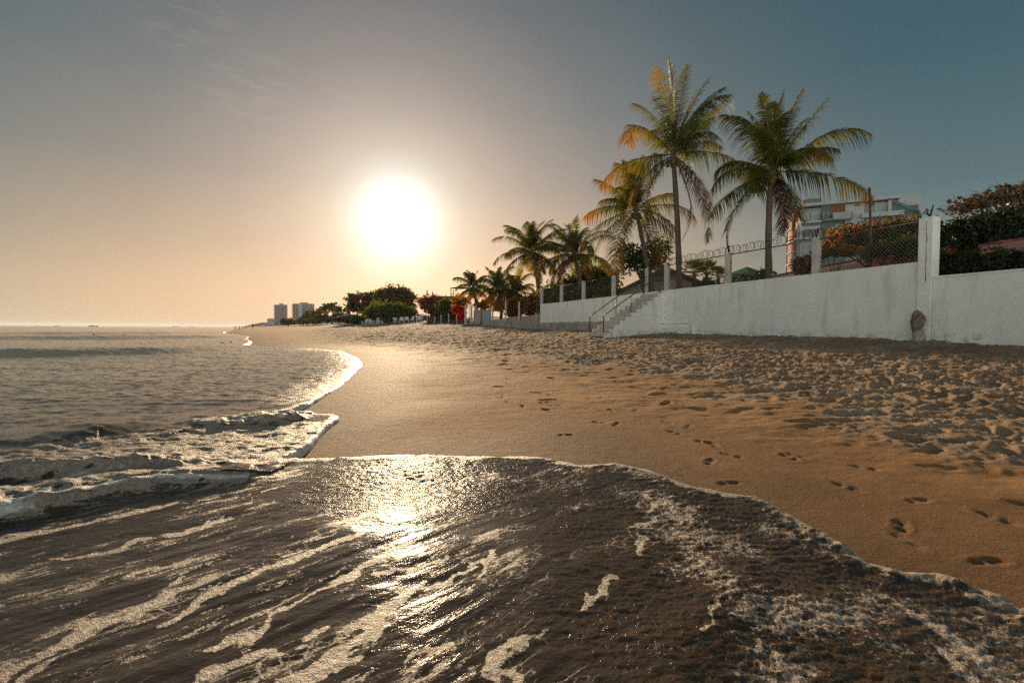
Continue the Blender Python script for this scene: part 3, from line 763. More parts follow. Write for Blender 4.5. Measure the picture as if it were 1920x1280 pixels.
# ------------------------------------------------------------------ stairs down from the gate
ST_W0, ST_W1 = S_ST0 + .04, S_ST1 - .04
NST = 11; RUN = .27; top_z = 2.58; bot_z = gz(*wpt(ST_W0 + .5, NST * RUN)[:2]) + .03
stairs = empty('concrete_stairs', wpt((ST_W0 + ST_W1) / 2, NST * RUN / 2, bot_z), 'worn concrete steps with green rails leading from the beach up to the gate', 'stairs')
rise_ = (top_z - bot_z) / NST
for k in range(NST):
    o0 = 0.006 + (NST - 1 - k) * RUN; z1 = bot_z + (k + 1) * rise_
    mb = WMB(); e = random.uniform(-.012, .012)
    mb.frame_box(wpt(ST_W0 + .01, o0, z1 - rise_ * .99), U * (ST_W1 - ST_W0 - .02 + e), NRM * (RUN + .012), (0, 0, rise_ * .985))
    mb.build('step', m_step, stairs, bevel=.018)
def flank(s_in, name):
    mb = WMB(); vs = []; fs = []
    for sgn, s in ((0, s_in), (1, s_in + .09)):
        for k in range(NST):
            o1 = 0.006 + (NST - k) * RUN + .02; z1 = bot_z + (k + 1) * rise_ - .012
            vs += [wpt(s, o1, z1 - rise_), wpt(s, o1, z1)]
        vs += [wpt(s, 0.004, bot_z + NST * rise_ - .012), wpt(s, 0.004, -.1), wpt(s, NST * RUN + .02, -.1)]
    m_ = len(vs) // 2
    for i in range(m_): fs.append((i, (i + 1) % m_, m_ + (i + 1) % m_, m_ + i))
    # side faces as vertical slices
    for sgn in (0, 1):
        o = sgn * m_
        for k in range(NST):
            nx = o + 2 * (k + 1) if k < NST - 1 else o + 2 * NST
            fs.append((o + 2 * k + 1, nx, o + m_ - 2, o + m_ - 1) if False else (o + 2 * k, o + 2 * k + 1, nx))
        fs.append(tuple([o + 2 * k for k in range(NST)] + [o + 2 * NST, o + m_ - 2, o + m_ - 1]))
    return mb.add(vs, fs).build(name, m_wall, stairs)
flank(ST_W1 - .01, 'side_wall'); flank(ST_W0 - .08, 'side_wall')
def rail(s, name):
    hr = .86; mb = WMB(); o_b = NST * RUN - .05; o_t = .05
    zb_ = bot_z; zt_ = top_z
    def zst(o): return bot_z + (NST * RUN - o) / RUN * rise_
    mb.tube([wpt(s, o_b, zb_ - .1), wpt(s, o_b, zst(o_b) + hr - .04), wpt(s, o_b - .05, zst(o_b) + hr + .02), wpt(s, o_t + .04, zst(o_t) + hr), wpt(s, -.08, zst(o_t) + hr + .02)], .024, 8)
    r_ = mb.build(name, m_rail, stairs, smooth=True)
    for fr in (.46, .97):
        o = o_b + (o_t - o_b) * fr
        q = WMB().tube([wpt(s, o, zst(o) - .1), wpt(s, o, zst(o) + hr)], .022, 8).build('baluster', m_rail, r_, smooth=True)
rail(ST_W1 - .10, 'handrail'); rail(ST_W0 + .05, 'handrail')

# ------------------------------------------------------------------ fence on top of the wall
fence = empty('chain_link_fence', wpt(0, -.1, WH), 'chain link fence with pale posts and coiled razor wire on top of the white wall', 'fence')
fz = {1013: 540, 1050: 534, 1091: 527, 1147: 516.5, 1210: 502.5, 1246: 495.5, 1360: 475, 1524: 446}
POSTS = []
for px, ty in fz.items():
    s = s_at(px); w = wpt(s, -.1); zt_ = P(px, ty, w.y).z; POSTS.append((s, zt_))
    mb = WMB(); mb.frame_box(wpt(s - .09, -.02, WH - .05), U * .19, NRM * -.17, (0, 0, zt_ - WH + .05)); mb.build('post', m_post, fence, bevel=.012)
POSTS.append((WL + .1, pz))
def wires(mb, s0, s1, z0a, z1a, z0b, z1b, pitch=.105, r=.0035):
    L_ = s1 - s0; Hm = min(z1a - z0a, z1b - z0b)
    k = -Hm
    while k < L_:
        for sg in (1, -1):
            a0, a1 = k, k + Hm
            t0, t1 = max(0, -a0), min(Hm, L_ - a0)
            if t1 - t0 < .05: continue
            def pt(t):
                s = a0 + t; s = s if sg > 0 else L_ - s
                f = s / L_; zl = z0a + (z0b - z0a) * f; zh = z1a + (z1b - z1a) * f
                return wpt(s0 + s, -.1 + .003 * sg, zl + (zh - zl) * t / Hm)
            mb.tube([pt(t0), pt(t1)], r, 3, False)
        k += pitch
for i in range(len(POSTS) - 1):
    (sa, za), (sb, zb2) = POSTS[i], POSTS[i + 1]
    if i == 4: continue                                              # the gate
    mb = WMB(); right = i >= 5
    wires(mb, sa + .1, sb - .1, WH + .0, za - .08, WH + .0, zb2 - .08, .105 if right else .15, .0042 if right else .003)
    mb.build('wire_mesh', m_wire, fence)
    mb = WMB(); mb.tube([wpt(sa, -.1, za - .05), wpt(sb, -.1, zb2 - .05)], .022 if right else .010, 6); mb.build('top_rail', m_wire, fence, smooth=True)
sA, zA = POSTS[3]; 
for i in (5, 6, 7):
    (sa, za), (sb, zb2) = POSTS[i], POSTS[i + 1]
    mb = WMB(); pts = []; L_ = sb - sa; turns = L_ / .155; ns = int(turns * 11)
    for k in range(ns + 1):
        f = k / ns; a = 2 * math.pi * turns * f; rr_ = .125 + .02 * math.sin(f * 31) + .012 * math.sin(f * 77)
        wob = .03 * math.sin(f * 23 + i)
        pts.append(wpt(sa + L_ * f + .05 * math.sin(a * .5), -.1 + rr_ * math.cos(a) * .9, za + (zb2 - za) * f + .11 + rr_ * math.sin(a) + wob))
    mb.tube(pts, .009, 3); mb.build('razor_coil', m_razor, fence)
mb = WMB(); (sa, za), (sb, zb2) = POSTS[3], POSTS[4]; pts = []
for k in range(140):
    f = k / 139; a = 2 * math.pi * 15 * f
    pts.append(wpt(sa + (sb - sa) * f, -.1 + .11 * math.cos(a), za + (zb2 - za) * f + .11 + .11 * math.sin(a)))
mb.tube(pts, .008, 3); mb.build('razor_coil', m_razor, fence)
for s, z in [POSTS[6], POSTS[7], ((S_P0 + S_P1) / 2, pz)]:
    mb = WMB()
    for sg in (-1, 1): mb.tube([wpt(s, -.1, z - .02), wpt(s + sg * .13, -.1 + sg * .10, z + .26)], .016, 4)
    mb.build('arm_bracket', m_razor, fence)

# gate of upright bars between the gate posts
gate = empty('bar_gate', wpt((S_ST0 + S_ST1) / 2, -.1, WH), 'dark green gate of upright bars between pale posts at the head of the stairs', 'gate')
g0, g1 = POSTS[4][0] + .12, POSTS[5][0] - .12; gzt = POSTS[5][1] - .02
mb = WMB()
for z in (WH - .08, WH + .45, gzt - .05): mb.frame_box(wpt(g0, -.08, z), U * (g1 - g0), NRM * -.035, (0, 0, .05))
for s in (g0, g1 - .05): mb.frame_box(wpt(s, -.078, WH - .1), U * .05, NRM * -.04, (0, 0, gzt - WH + .1))
mb.build('gate_frame', m_gate, gate)
mb = WMB(); k = g0 + .09
while k < g1 - .06: mb.tube([wpt(k, -.1, WH - .08), wpt(k, -.1, gzt + .05)], .013, 5); k += .085
mb.build('bars', m_gate, gate)

# rusty pole behind the wall
q = P(1632, 500, 14.6); pt_ = P(1630, 352, 14.6)
pole = empty('steel_pole', (q.x, q.y, gz(q.x, q.y)), 'tall thin rusty steel pole rising behind the wall in front of the flowering bush', 'pole')
WMB().tube([(q.x, q.y, gz(q.x, q.y) - .3), (q.x, q.y, q.z + .8), (pt_.x, pt_.y, pt_.z)], [.032, .032, .036], 8).build('shaft', m_rust, pole, smooth=True)
mb = WMB(); zc_ = P(1631, 383, 14.6).z
mb.tube([(q.x - .14, q.y, zc_), (q.x + .03, q.y, zc_ + .03)], .016, 5); mb.tube([(q.x - .08, q.y - .02, zc_ - .09), (q.x, q.y - .04, zc_ + .02)], .02, 5)
mb.ring([(.05, 0), (.055, .03), (.05, .06)], 8, (q.x, q.y, zc_ - .02)); mb.build('clamp_bracket', m_rust, pole)

# ------------------------------------------------------------------ low wall and fence further along the beach
FA = P(1009, 600, 34.0); FB = P(876, 606, 57.0); FC = P(740, 607, 95.0)
def seg_wall(name, a, b, z0, z1a, z1b, th, m, label, cat, nn=14, rough=.08):
    o = empty(name, (a.x, a.y, z0), label, cat); mb = WMB(); d = (b - a); d.z = 0; nv_ = Vector((-d.y, d.x, 0)).normalized()
    if nv_.y > 0: nv_ = -nv_
    vs = []; fs = []
    for i in range(nn + 1):
        f = i / nn; c_ = a + d * f; z1 = z1a + (z1b - z1a) * f + rough * (random.random() - .5)
        for off, z in ((0, z0), (rough * random.random(), (z0 + z1) / 2), (0, z1), (-th, z1), (-th, z0)):
            vs.append((c_.x + nv_.x * off, c_.y + nv_.y * off, z))
    for i in range(nn):
        for j in range(5): fs.append((i * 5 + j, i * 5 + (j + 1) % 5, (i + 1) * 5 + (j + 1) % 5, (i + 1) * 5 + j))
    fs += [(0, 1, 2, 3, 4)[::-1], tuple(nn * 5 + j for j in range(5))]
    mb.add(vs, fs).build('wall_body', m, o); return o
seg_wall('retaining_wall', FA, FB, .3, P(1009, 589, 34).z, P(876, 605.5, 57).z, .3, m_foot, 'low grey rough retaining wall left of the white wall', 'wall')
seg_wall('retaining_wall', FB, FC, .3, P(876, 606, 57).z, P(740, 607.5, 95).z, .3, m_foot, 'very low dark kerb wall under the thin posts beside the red bougainvillea', 'wall')
fence2 = empty('post_fence', FA, 'row of thin pale posts along the low grey wall left of the white wall', 'fence')
def on_seg(px, a, b):
    d = ray(px, 600); k = d.x / d.y; e = b - a
    t = (k * a.y - a.x) / (e.x - k * e.y); return a + e * t
for px, ty, by, w in [(973, 566, 594, .13), (948, 565, 597, .13), (924, 573, 600, .13), (884.5, 574, 607, .22), (873.5, 574, 608, .25)]:
    c_ = on_seg(px, FA, FB); z0, z1 = P(px, by, c_.y).z, P(px, ty, c_.y).z
    WMB().box(c_.x - w / 2, c_.x + w / 2, c_.y - .4 - w / 2, c_.y - .4 + w / 2, z0 - .3, z1).build('post', m_post, fence2)
fence3 = empty('dark_mesh_fence', FB, 'dark mesh fence on thin posts left of the red bougainvillea', 'fence')
for px, ty, by in [(857, 586, 606), (842, 588, 607), (828, 590, 608), (816, 593, 608), (802, 594, 608), (788, 596, 608)]:
    c_ = on_seg(px, FB, FC); z0, z1 = P(px, by, c_.y).z, P(px, ty, c_.y).z
    WMB().box(c_.x - .06, c_.x + .06, c_.y - .5, c_.y - .38, z0 - .3, z1).build('post', m_post, fence3)
a_, b_ = on_seg(864, FB, FC), on_seg(800, FB, FC)
mb = WMB(); mb.frame_box((a_.x, a_.y - .3, 1.2), (b_ - a_), (0, .03, 0), (0, 0, 1 + (614 - 599) / F * (a_.y + b_.y) / 2 - 1.2))
mb.build('mesh_panel', simple_mat('dark_shade_mesh', (.035, .032, .028), .9), fence3)
pan = empty('sheet_fence', on_seg(905, FA, FB), 'blue grey sheet panels standing on the low wall below the two small palms', 'fence')
for (x0, x1, t0) in [(888, 901, 582), (901.5, 903.5, 579), (904, 921, 582), (889, 894, 573)]:
    c0, c1 = on_seg(x0, FA, FB), on_seg(x1, FA, FB); off = -.15 if t0 != 573 else .15
    zt_ = P(x0, t0, c0.y).z
    WMB().frame_box((c0.x, c0.y + off, 1.3), (c1.x - c0.x, c1.y - c0.y, 0), (0.02, .06, 0), (0, 0, zt_ - 1.3)).build('panel' if x1 - x0 > 3 else 'post', m_sheet if x1 - x0 > 3 else m_wood, pan)
# ------------------------------------------------------------------ foliage materials
def leaf_mat(name, c0, c1, c2=None, trans=.45, rough=.45, spec=.35):
    """leaf colour runs from c0 to c1 with the leaf's own random value, to c2 where 'dry' is set; light passes through"""
    m, nt, out = mat(name); n = N(nt)
    v = n.attr('vary'); c = n.mix(v, c0, c1)
    if c2 is not None: c = n.mix(n.attr('dry'), c, c2)
    p = n.pos(); c = n.mix(n.math('MULTIPLY', n.ss(n.noise(p, 1.3, 3, .6), .4, .7), .4), c, tuple(k * .55 for k in c0))
    tr_c = n.mix(1.0, c, (1.5, 1.25, .55), 'MULTIPLY')
    b = n.bsdf(c, rough, None, **{'Specular IOR Level': spec})
    t = n('ShaderNodeBsdfTranslucent', ins={0: tr_c})
    n.link(n('ShaderNodeMixShader', ins={0: trans, 1: b, 2: t.outputs[0]}).outputs[0], out.inputs[0])
    return m
m_palm = leaf_mat('palm_leaf', (.060, .084, .016), (.135, .150, .028), (.32, .15, .035), .55, .5, .22)
m_palm2 = leaf_mat('sunlit_palm_leaf', (.070, .086, .016), (.155, .160, .028), (.42, .20, .035), .56, .5, .22)
m_dead = leaf_mat('dead_palm_leaf', (.05, .032, .022), (.09, .055, .034), (.15, .08, .045), .25, .7, .1)
m_rachis = simple_mat('palm_leaf_stem', (.15, .12, .05), .5, .3, 8.0)
m_ptrunk, nt, out = mat('palm_trunk'); n = N(nt); p = n.obj()
rg_ = n('ShaderNodeTexWave', wave_type='BANDS', bands_direction='Z', wave_profile='SAW', ins={'Vector': p, 'Scale': 2.2, 'Distortion': 1.2, 'Detail': 2.0}).outputs['Fac']
tcol = n.mix(n.noise(p, 4, 5, .6), (.075, .055, .042), (.17, .13, .105)); tcol = n.mix(n.math('MULTIPLY', n.ss(rg_, .75, 1), .6), tcol, (.03, .022, .018))
n.link(n.bsdf(tcol, .9, n.bump(rg_, .6, .03)), out.inputs[0])
m_bark = simple_mat('bark', (.075, .055, .042), .9, .35, 5.0, .6)
m_twig = simple_mat('bare_twigs', (.15, .085, .055), .9, .3, 4.0)
m_nut = simple_mat('coconut', (.13, .10, .03), .5, .35, 6.0)
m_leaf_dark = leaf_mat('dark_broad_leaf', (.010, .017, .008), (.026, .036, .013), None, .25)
m_leaf_mid = leaf_mat('mid_green_leaf', (.050, .078, .018), (.115, .145, .032), None, .62)
m_leaf_bright = leaf_mat('bright_green_leaf', (.060, .10, .013), (.15, .19, .025), None, .65)
m_leaf_brown = leaf_mat('brownish_leaf', (.095, .085, .032), (.19, .16, .055), None, .65)
m_leaf_red = leaf_mat('reddish_leaf', (.15, .055, .035), (.26, .11, .07), None, .4)
m_leaf_olive = leaf_mat('olive_leaf', (.055, .075, .018), (.14, .15, .035), None, .55)
m_fl_orange = leaf_mat('orange_flower', (.30, .10, .03), (.50, .22, .06), None, .5, .6, .1)
m_fl_red = leaf_mat('red_flower', (.50, .012, .02), (.70, .03, .04), None, .45, .6, .1)
m_fl_pink = leaf_mat('pink_flower', (.45, .05, .09), (.62, .12, .18), None, .45, .6, .1)

# ------------------------------------------------------------------ palms
def frond_arrays(az, th0, bend, L, nl, leaf, rs, dryness=0.0, twist=0.0, width=.036):
    """one feather leaf: returns leaflet verts/quads/vary/dry and the points of its stem, in the palm's frame, crown at origin"""
    M = 22; pts = []; hang = max(0.0, math.cos(th0 - .5 * bend)); th = th0; pos = np.zeros(3); da = rs.uniform(-.5, .5); kink = rs.uniform(.4, .9) if rs.random() < .10 else 0.0; gap0 = rs.uniform(.2, .8) if rs.random() < .5 else 2.0
    for i in range(M + 1):
        t = i / M; pts.append(pos.copy()); th = th0 - bend * (.35 * t + .75 * t ** 2.4) - (kink * max(0, t - .5) * 2); a = az + da * t * t
        pos = pos + (L / M) * np.array([math.cos(th) * math.cos(a), math.cos(th) * math.sin(a), math.sin(th)])
    pts = np.array(pts)
    V = []; Q = []; vary = []; dry = []
    ts = np.linspace(.13, .995, nl)
    for t in ts:
        f = t * M; i = min(int(f), M - 1); base = pts[i] + (pts[i + 1] - pts[i]) * (f - i)
        T = pts[i + 1] - pts[i]; T /= np.linalg.norm(T)
        S = np.cross(T, [0, 0, 1.0]); ns = np.linalg.norm(S)
        S = np.array([-math.sin(az), math.cos(az), 0]) if ns < .12 else S / ns
        Nn = np.cross(S, T)
        if twist: S, Nn = S * math.cos(twist) + Nn * math.sin(twist), Nn * math.cos(twist) - S * math.sin(twist)
        ll = leaf * (math.sin(math.pi * min(1, .16 + .80 * t)) ** .55) * (1.0 if t < .9 else 1 - (t - .9) * 4) * rs.uniform(.85, 1.1)
        for sg in (-1, 1):
            if rs.random() < .05 + .1 * dryness or (gap0 < t < gap0 + .07 and rs.random() < .7): continue
            fw = .28 + .45 * t + rs.uniform(-.12, .12); up = .18 + rs.uniform(-.12, .12)
            D = S * sg * (1 - .25 * hang) + T * fw + Nn * (up - .25 * hang); D /= np.linalg.norm(D)
            w = width * rs.uniform(.8, 1.15); W = T - D * np.dot(T, D); W /= np.linalg.norm(W)
            dr = rs.uniform(.35, .75) * ll * (.5 + .9 * hang)
            b = len(V); K = 3
            vv_ = rs.random()
            for k in range(K + 1):
                s = k / K; c = base + D * ll * s * (1 - .12 * s) + np.array([0, 0, -1.0]) * dr * s * s
                ww = w * (.55 + .45 * math.sin(math.pi * min(1, s * 1.3 + .15)) if s < .95 else .12)
                V += [c - W * ww * .5, c + W * ww * .5]
                vary += [vv_, vv_]; dd = min(1, max(0, dryness * (.55 + .9 * s * t) + (t - .72) * 1.1 * (dryness > .12) + (rs.random() - .5) * .2 * dryness))
                dry += [dd, dd]
            for k in range(K): Q.append((b + 2 * k, b + 2 * k + 1, b + 2 * k + 3, b + 2 * k + 2))
    return np.array(V), np.array(Q), vary, dry, pts

def palm(crown, base, L, nf, seed, label, group, detail=1.0, leaf=.62, trunk_r=(.19, .12), lean=None, mats=None, dead=3, skirt=.55, nuts=6, one_crown=False, width=.036, traced=None, px=.024):
    rs = np.random.default_rng(seed); mm, md = mats or (m_palm, m_dead)
    root = empty('palm_tree', base, label, 'palm tree', group)
    c = Vector(crown) - Vector(base); pts = []; nn = 14
    ln = lean if lean is not None else .06
    for i in range(nn + 1):
        t = i / nn; pts.append(Vector((c.x * t + ln * c.z * math.sin(math.pi * t), c.y * t, c.z * t - (.4 if i == 0 else 0))))
    rad = [trunk_r[0] * (1.35 if i == 0 else 1) + (trunk_r[1] - trunk_r[0]) * (i / nn) + .008 * math.sin(i * 2.4) for i in range(nn + 1)]
    MB().tube(pts, rad, 10).build('trunk', m_ptrunk, root, smooth=True)
    MB().tube([c + Vector((0, 0, -.55)), c + Vector((0, 0, -.2)), c + Vector((0, 0, .15)), c + Vector((0, 0, .6))], [trunk_r[1] * 1.1, trunk_r[1] * 1.5, trunk_r[1] * 1.3, .03], 9).build('crown_heart', m_rachis, root, smooth=True)
    AV = []; AQ = []; Av = []; Ad = []; nb = 0; ST = MB()
    spec = []
    for dx, dy, bd, dn_, dd_ in (traced or []):                       # fronds whose tips show in the photograph
        ch = math.hypot(dx, dy) * px; phi = math.atan2(-dy, abs(dx)); b_ = R(bd)
        tw_ = rs.uniform(-.55, .55); az_ = (0 if dx > 0 else math.pi) + tw_
        # start direction so that the bent stem ends along the chord
        spec.append((az_, phi + b_ * .46, b_, dn_, ch * (1.04 + .10 * b_) * (1 + .12 * tw_ * tw_), bool(dd_)))
    for i in range(nf + dead):
        isd = i >= nf; f = (i + .5) / nf
        if traced and isd: continue
        az = i * 2.39996 + rs.uniform(-.45, .45)
        if isd: th0 = R(rs.uniform(-35, -12)); bend = R(rs.uniform(40, 60)); dn = 1.0; LL = L * rs.uniform(.7, .9)
        else:
            th0 = R(88 - 92 * f ** 1.15 + rs.uniform(-9, 9)); bend = R(38 + 55 * min(1, f * 1.25) + rs.uniform(-22, 24)); dn = max(0, (f - .6)) * 1.2 * rs.uniform(.2, 1.3); LL = L * rs.uniform(.72, 1.10) * (.80 if f < .22 else 1)
        if traced:                                                    # the rest point towards or away from the viewer
            az = (math.pi / 2 if i % 2 else -math.pi / 2) + rs.uniform(-.6, .6)
            th0 = R(rs.uniform(15, 75)); bend = R(rs.uniform(45, 85)); LL = L * rs.uniform(.7, .95)
        spec.append((az, th0, bend, dn, LL, isd))
    for az, th0, bend, dn, LL, isd in spec:
        V, Q, va, dr, sp_ = frond_arrays(az, th0, bend, LL, int(84 * detail), leaf * (.8 if isd else 1) * rs.uniform(.9, 1.1), rs, dn, rs.uniform(-.5, .5), width)
        V = V + np.array(c); sp_ = sp_ + np.array(c)
        rr_ = [.030 * (1 - .85 * k / 22) * L / 3.6 for k in range(23)]
        if one_crown:
            AV.append(V); AQ.append(Q + nb); nb += len(V); Av += va; Ad += dr; ST.tube([tuple(a) for a in sp_[::3]], rr_[::3], 4, False)
        else:
            o = mesh_np('dead_frond' if isd else 'frond', V, Q, md if isd else mm, root, {'vary': va, 'dry': dr}, smooth=False)
            if isd: tag(o, 'dry brown frond hanging down')
            MB().tube([tuple(a) for a in sp_], rr_, 5, False).build('stem', m_rachis if not isd else m_twig, o, smooth=True)
    if one_crown:
        cr = mesh_np('crown', np.concatenate(AV), np.concatenate(AQ), mm, root, {'vary': Av, 'dry': Ad}, smooth=False)
        ST.build('stems', m_rachis, cr)
    if nuts:
        for k in range(nuts):
            a = k * 2.1 + rs.uniform(0, .5); rr_ = .24
            rock('coconut', (c.x + rr_ * math.cos(a), c.y + rr_ * math.sin(a), c.z - .28 - .12 * (k % 2)), .09, .09, .12, m_nut, None, k, nu=10, nv=7, rough=.05).parent = root
    return root

PG = 'coconut palms behind the beach wall'
def palm_at(cpx, bpx, Y, L, nf, seed, label, **kw):
    c_ = P(*cpx, Y); b_ = P(*bpx, Y); zg = gz(b_.x, b_.y)
    k = (c_.z - zg) / max(.1, c_.z - b_.z)
    base = (c_.x + (b_.x - c_.x) * min(k, 2.2), Y, zg)
    return palm(c_, base, L, nf, seed, label, PG, **kw)
TR_A = [(-18, -158, 16, .1, 0), (32, -160, 10, .1, 0), (-53, -130, 38, .25, 0), (-81, -99, 45, .2, 0), (-87, -64, 40, .3, 0), (38, -108, 8, .7, 0), (113, -105, 16, .25, 0), (-126, 5, 80, .75, 0), (-117, 68, 60, .7, 0), (110, -17, 58, .1, 0), (113, 58, 75, .3, 0), (75, 92, 50, .7, 0),
        (60, 150, 60, 1, 1), (18, 155, 38, 1, 1), (-44, 108, 60, 1, 1), (5, -140, 6, .1, 0), (60, -120, 22, .1, 0), (-40, -100, 25, .1, 0), (70, -60, 30, .1, 0), (-60, 100, 70, .8, 0)]
TR_B = [(24, -148, 6, .1, 0), (-26, -132, 16, .1, 0), (-61, -97, 48, .1, 0), (-99, -82, 55, .2, 0), (49, -138, 8, .3, 0), (102, -129, 10, .1, 0), (156, -25, 70, .1, 0), (140, -50, 38, .05, 0), (99, -16, 62, .1, 0), (-95, -13, 58, .1, 0), (-127, 44, 52, .1, 0), (-108, 88, 38, .15, 0), (-48, 138, 70, 1, 1), (137, 69, 46, .35, 0), (55, 88, 58, .3, 0), (30, 102, 40, 1, 1), (14, 108, 30, 1, 1), (0, -120, 8, .1, 0), (-45, -110, 30, .1, 0), (62, -88, 25, .1, 0)]
TR_C = [(-29, -79, 30, .1, 0), (-82, -38, 48, .1, 0), (-10, -84, 12, .1, 0), (-92, 15, 55, .5, 0), (-92, 75, 48, .55, 0), (-32, 113, 60, .9, 0), (106, 25, 58, .2, 0), (62, 50, 52, .1, 0), (43, 107, 55, .8, 0), (20, 110, 45, 1, 1), (-63, -13, 62, .2, 0), (43, -63, 32, .1, 0), (-48, -66, 45, .1, 0), (-60, 90, 60, .7, 0), (20, -80, 15, .1, 0), (75, -20, 50, .1, 0), (-12, 112, 40, 1, 1), (60, 85, 60, .7, 0)]
palm_at((1262, 290), (1270, 520), 21.6, 4.0, 8, 28, 'tallest coconut palm, slender trunk beside the gate post', leaf=.90, trunk_r=(.145, .10), lean=.012, nuts=7, px=21.6 / F, traced=TR_A)
palm_at((1446, 322), (1447, 505), 17.6, 3.2, 7, 37, 'coconut palm with bare dangling brown frond in front of the grey apartment building', leaf=.79, trunk_r=(.135, .10), lean=-.02, nuts=7, px=17.6 / F, traced=TR_B)
palm_at((1192, 392), (1213, 505), 26.0, 3.4, 8, 21, 'coconut palm with orange dry fronds, left of the tallest palm', leaf=.88, trunk_r=(.14, .10), lean=.01, mats=(m_palm2, m_dead), nuts=5, px=26.0 / F, traced=TR_C)
palm_at((996, 472), (1005, 585), 42, 4.1, 30, 33, 'bushy coconut palm just left of the end of the white wall', leaf=.85, trunk_r=(.22, .16), detail=.75, mats=(m_palm2, m_dead), dead=5, nuts=4, width=.055)
palm_at((1076, 478), (1084, 560), 38, 3.9, 27, 41, 'coconut palm above the first bays of the post fence', leaf=.8, trunk_r=(.20, .15), detail=.75, dead=4, nuts=4, width=.05)
palm_at((934, 540), (938, 600), 53, 3.3, 20, 55, 'short bushy palm right of the blue grey sheet panels', leaf=.85, detail=.6, mats=(m_palm2, m_dead), one_crown=True, dead=5, nuts=0, width=.08)
palm_at((887, 538), (890, 600), 60, 3.1, 18, 61, 'small palm rising behind the two tall pale posts', leaf=.85, detail=.6, mats=(m_palm2, m_dead), one_crown=True, dead=5, nuts=0, width=.08)
palm_at((968, 548), (972, 600), 50, 3.0, 16, 65, 'low yellowing palm between the bushy palm and the short palm', leaf=.8, detail=.55, mats=(m_palm2, m_dead), one_crown=True, dead=5, nuts=0, width=.08)
far_p = [(612, 578, 604, 190), (622, 576, 604, 175), (634, 582, 604, 180), (602, 585, 604, 200), (590, 590, 605, 205), (655, 580, 604, 150), (668, 577, 604, 140), (576, 593, 606, 215), (682, 583, 604, 135)]
far_l = ['tallest far palm right of the wide tower', 'second of the tall far palms right of the wide tower', 'far palm between tall far palms and brown tree', 'low far palm at the corner of the wide tower', 'small far palm in front of the wide tower', 'yellow green palm at the left edge of the brown tree', 'backlit palm in front of the brown tree', 'dark little far palm between the two towers', 'palm behind the green spreading beach tree']
for (px, cy, by, Y), lb in zip(far_p, far_l):
    c_ = P(px, cy, Y); b_ = P(px + 1, by, Y)
    palm(c_, (b_.x, Y, gz(b_.x, Y)), 2.9 * Y / 170, 14, px, lb, 'far palms along the beach', detail=.35, leaf=.95 * Y / 170, trunk_r=(.22, .16), mats=(m_palm2, m_dead), one_crown=True, dead=2, nuts=0, width=.28)

# ------------------------------------------------------------------ broad-leaved plants
def cloud(blobs, nclump, per, size, seed, spread=.35, shell=.55, flat=0.0, keep=None):
    """leaf-sized folded quads in clumps through ellipsoids (x, y, z, rx, ry, rz)"""
    rs = np.random.default_rng(seed); b = np.array(blobs, float)
    vol = b[:, 3] * b[:, 4] + b[:, 4] * b[:, 5] + b[:, 3] * b[:, 5]; vol = vol / vol.sum()
    pick = rs.choice(len(b), nclump, p=vol); d = rs.normal(size=(nclump, 3)); d /= np.linalg.norm(d, axis=1)[:, None]
    rad = rs.uniform(shell, 1.0, nclump) ** .6
    # lumpy outline
    lum = 1 + .22 * np.sin(d[:, 0] * 5 + pick) * np.sin(d[:, 1] * 4 + 2 * pick) + .14 * np.sin(d[:, 2] * 9 + d[:, 0] * 7)
    cc = b[pick, :3] + d * b[pick, 3:6] * (rad * lum)[:, None]
    sc = np.repeat(rs.uniform(.6, 1.3, nclump), per)[:, None]
    rmin = np.repeat(b[pick, 3:6].min(1), per)[:, None]
    c = np.repeat(cc, per, 0) + rs.normal(size=(nclump * per, 3)) * spread * rmin * .42 * sc
    n_ = len(c); a = rs.normal(size=(n_, 3)); a[:, 2] *= (1 - flat); a /= np.linalg.norm(a, axis=1)[:, None]
    up = rs.normal(size=(n_, 3)); w = np.cross(a, up); w /= np.linalg.norm(w, axis=1)[:, None]
    s = size * rs.uniform(.6, 1.35, n_)[:, None]
    drop = np.array([0, 0, -1.0]) * s * .25
    V = np.stack([c - a * s * .5 + drop, c + w * s * .32, c + a * s * .5 + drop, c - w * s * .32], 1).reshape(-1, 3)
    Q = np.arange(n_ * 4).reshape(-1, 4)
    vary = np.repeat(np.clip(np.repeat(rs.random(nclump), per) * .7 + rs.random(n_) * .3, 0, 1), 4)
    return V, Q, {'vary': vary, 'dry': np.zeros(n_ * 4)}, cc

def limbs(mb, base, targets, r0, seed, fork=.45, nt_=None):
    rs = random.Random(seed); base = Vector(base)
    for t in targets:
        t = Vector(t); f = base + (t - base) * fork; f.z = base.z + (t.z - base.z) * (fork + .12)
        m1 = base + (f - base) * .5 + Vector((rs.uniform(-.1, .1), rs.uniform(-.1, .1), 0)) * (t - base).length * .3
        mb.tube([base, m1, f, f + (t - f) * .6 + Vector((0, 0, .05 * (t - f).length)), t], [r0, r0 * .75, r0 * .5, r0 * .28, r0 * .1], 6)

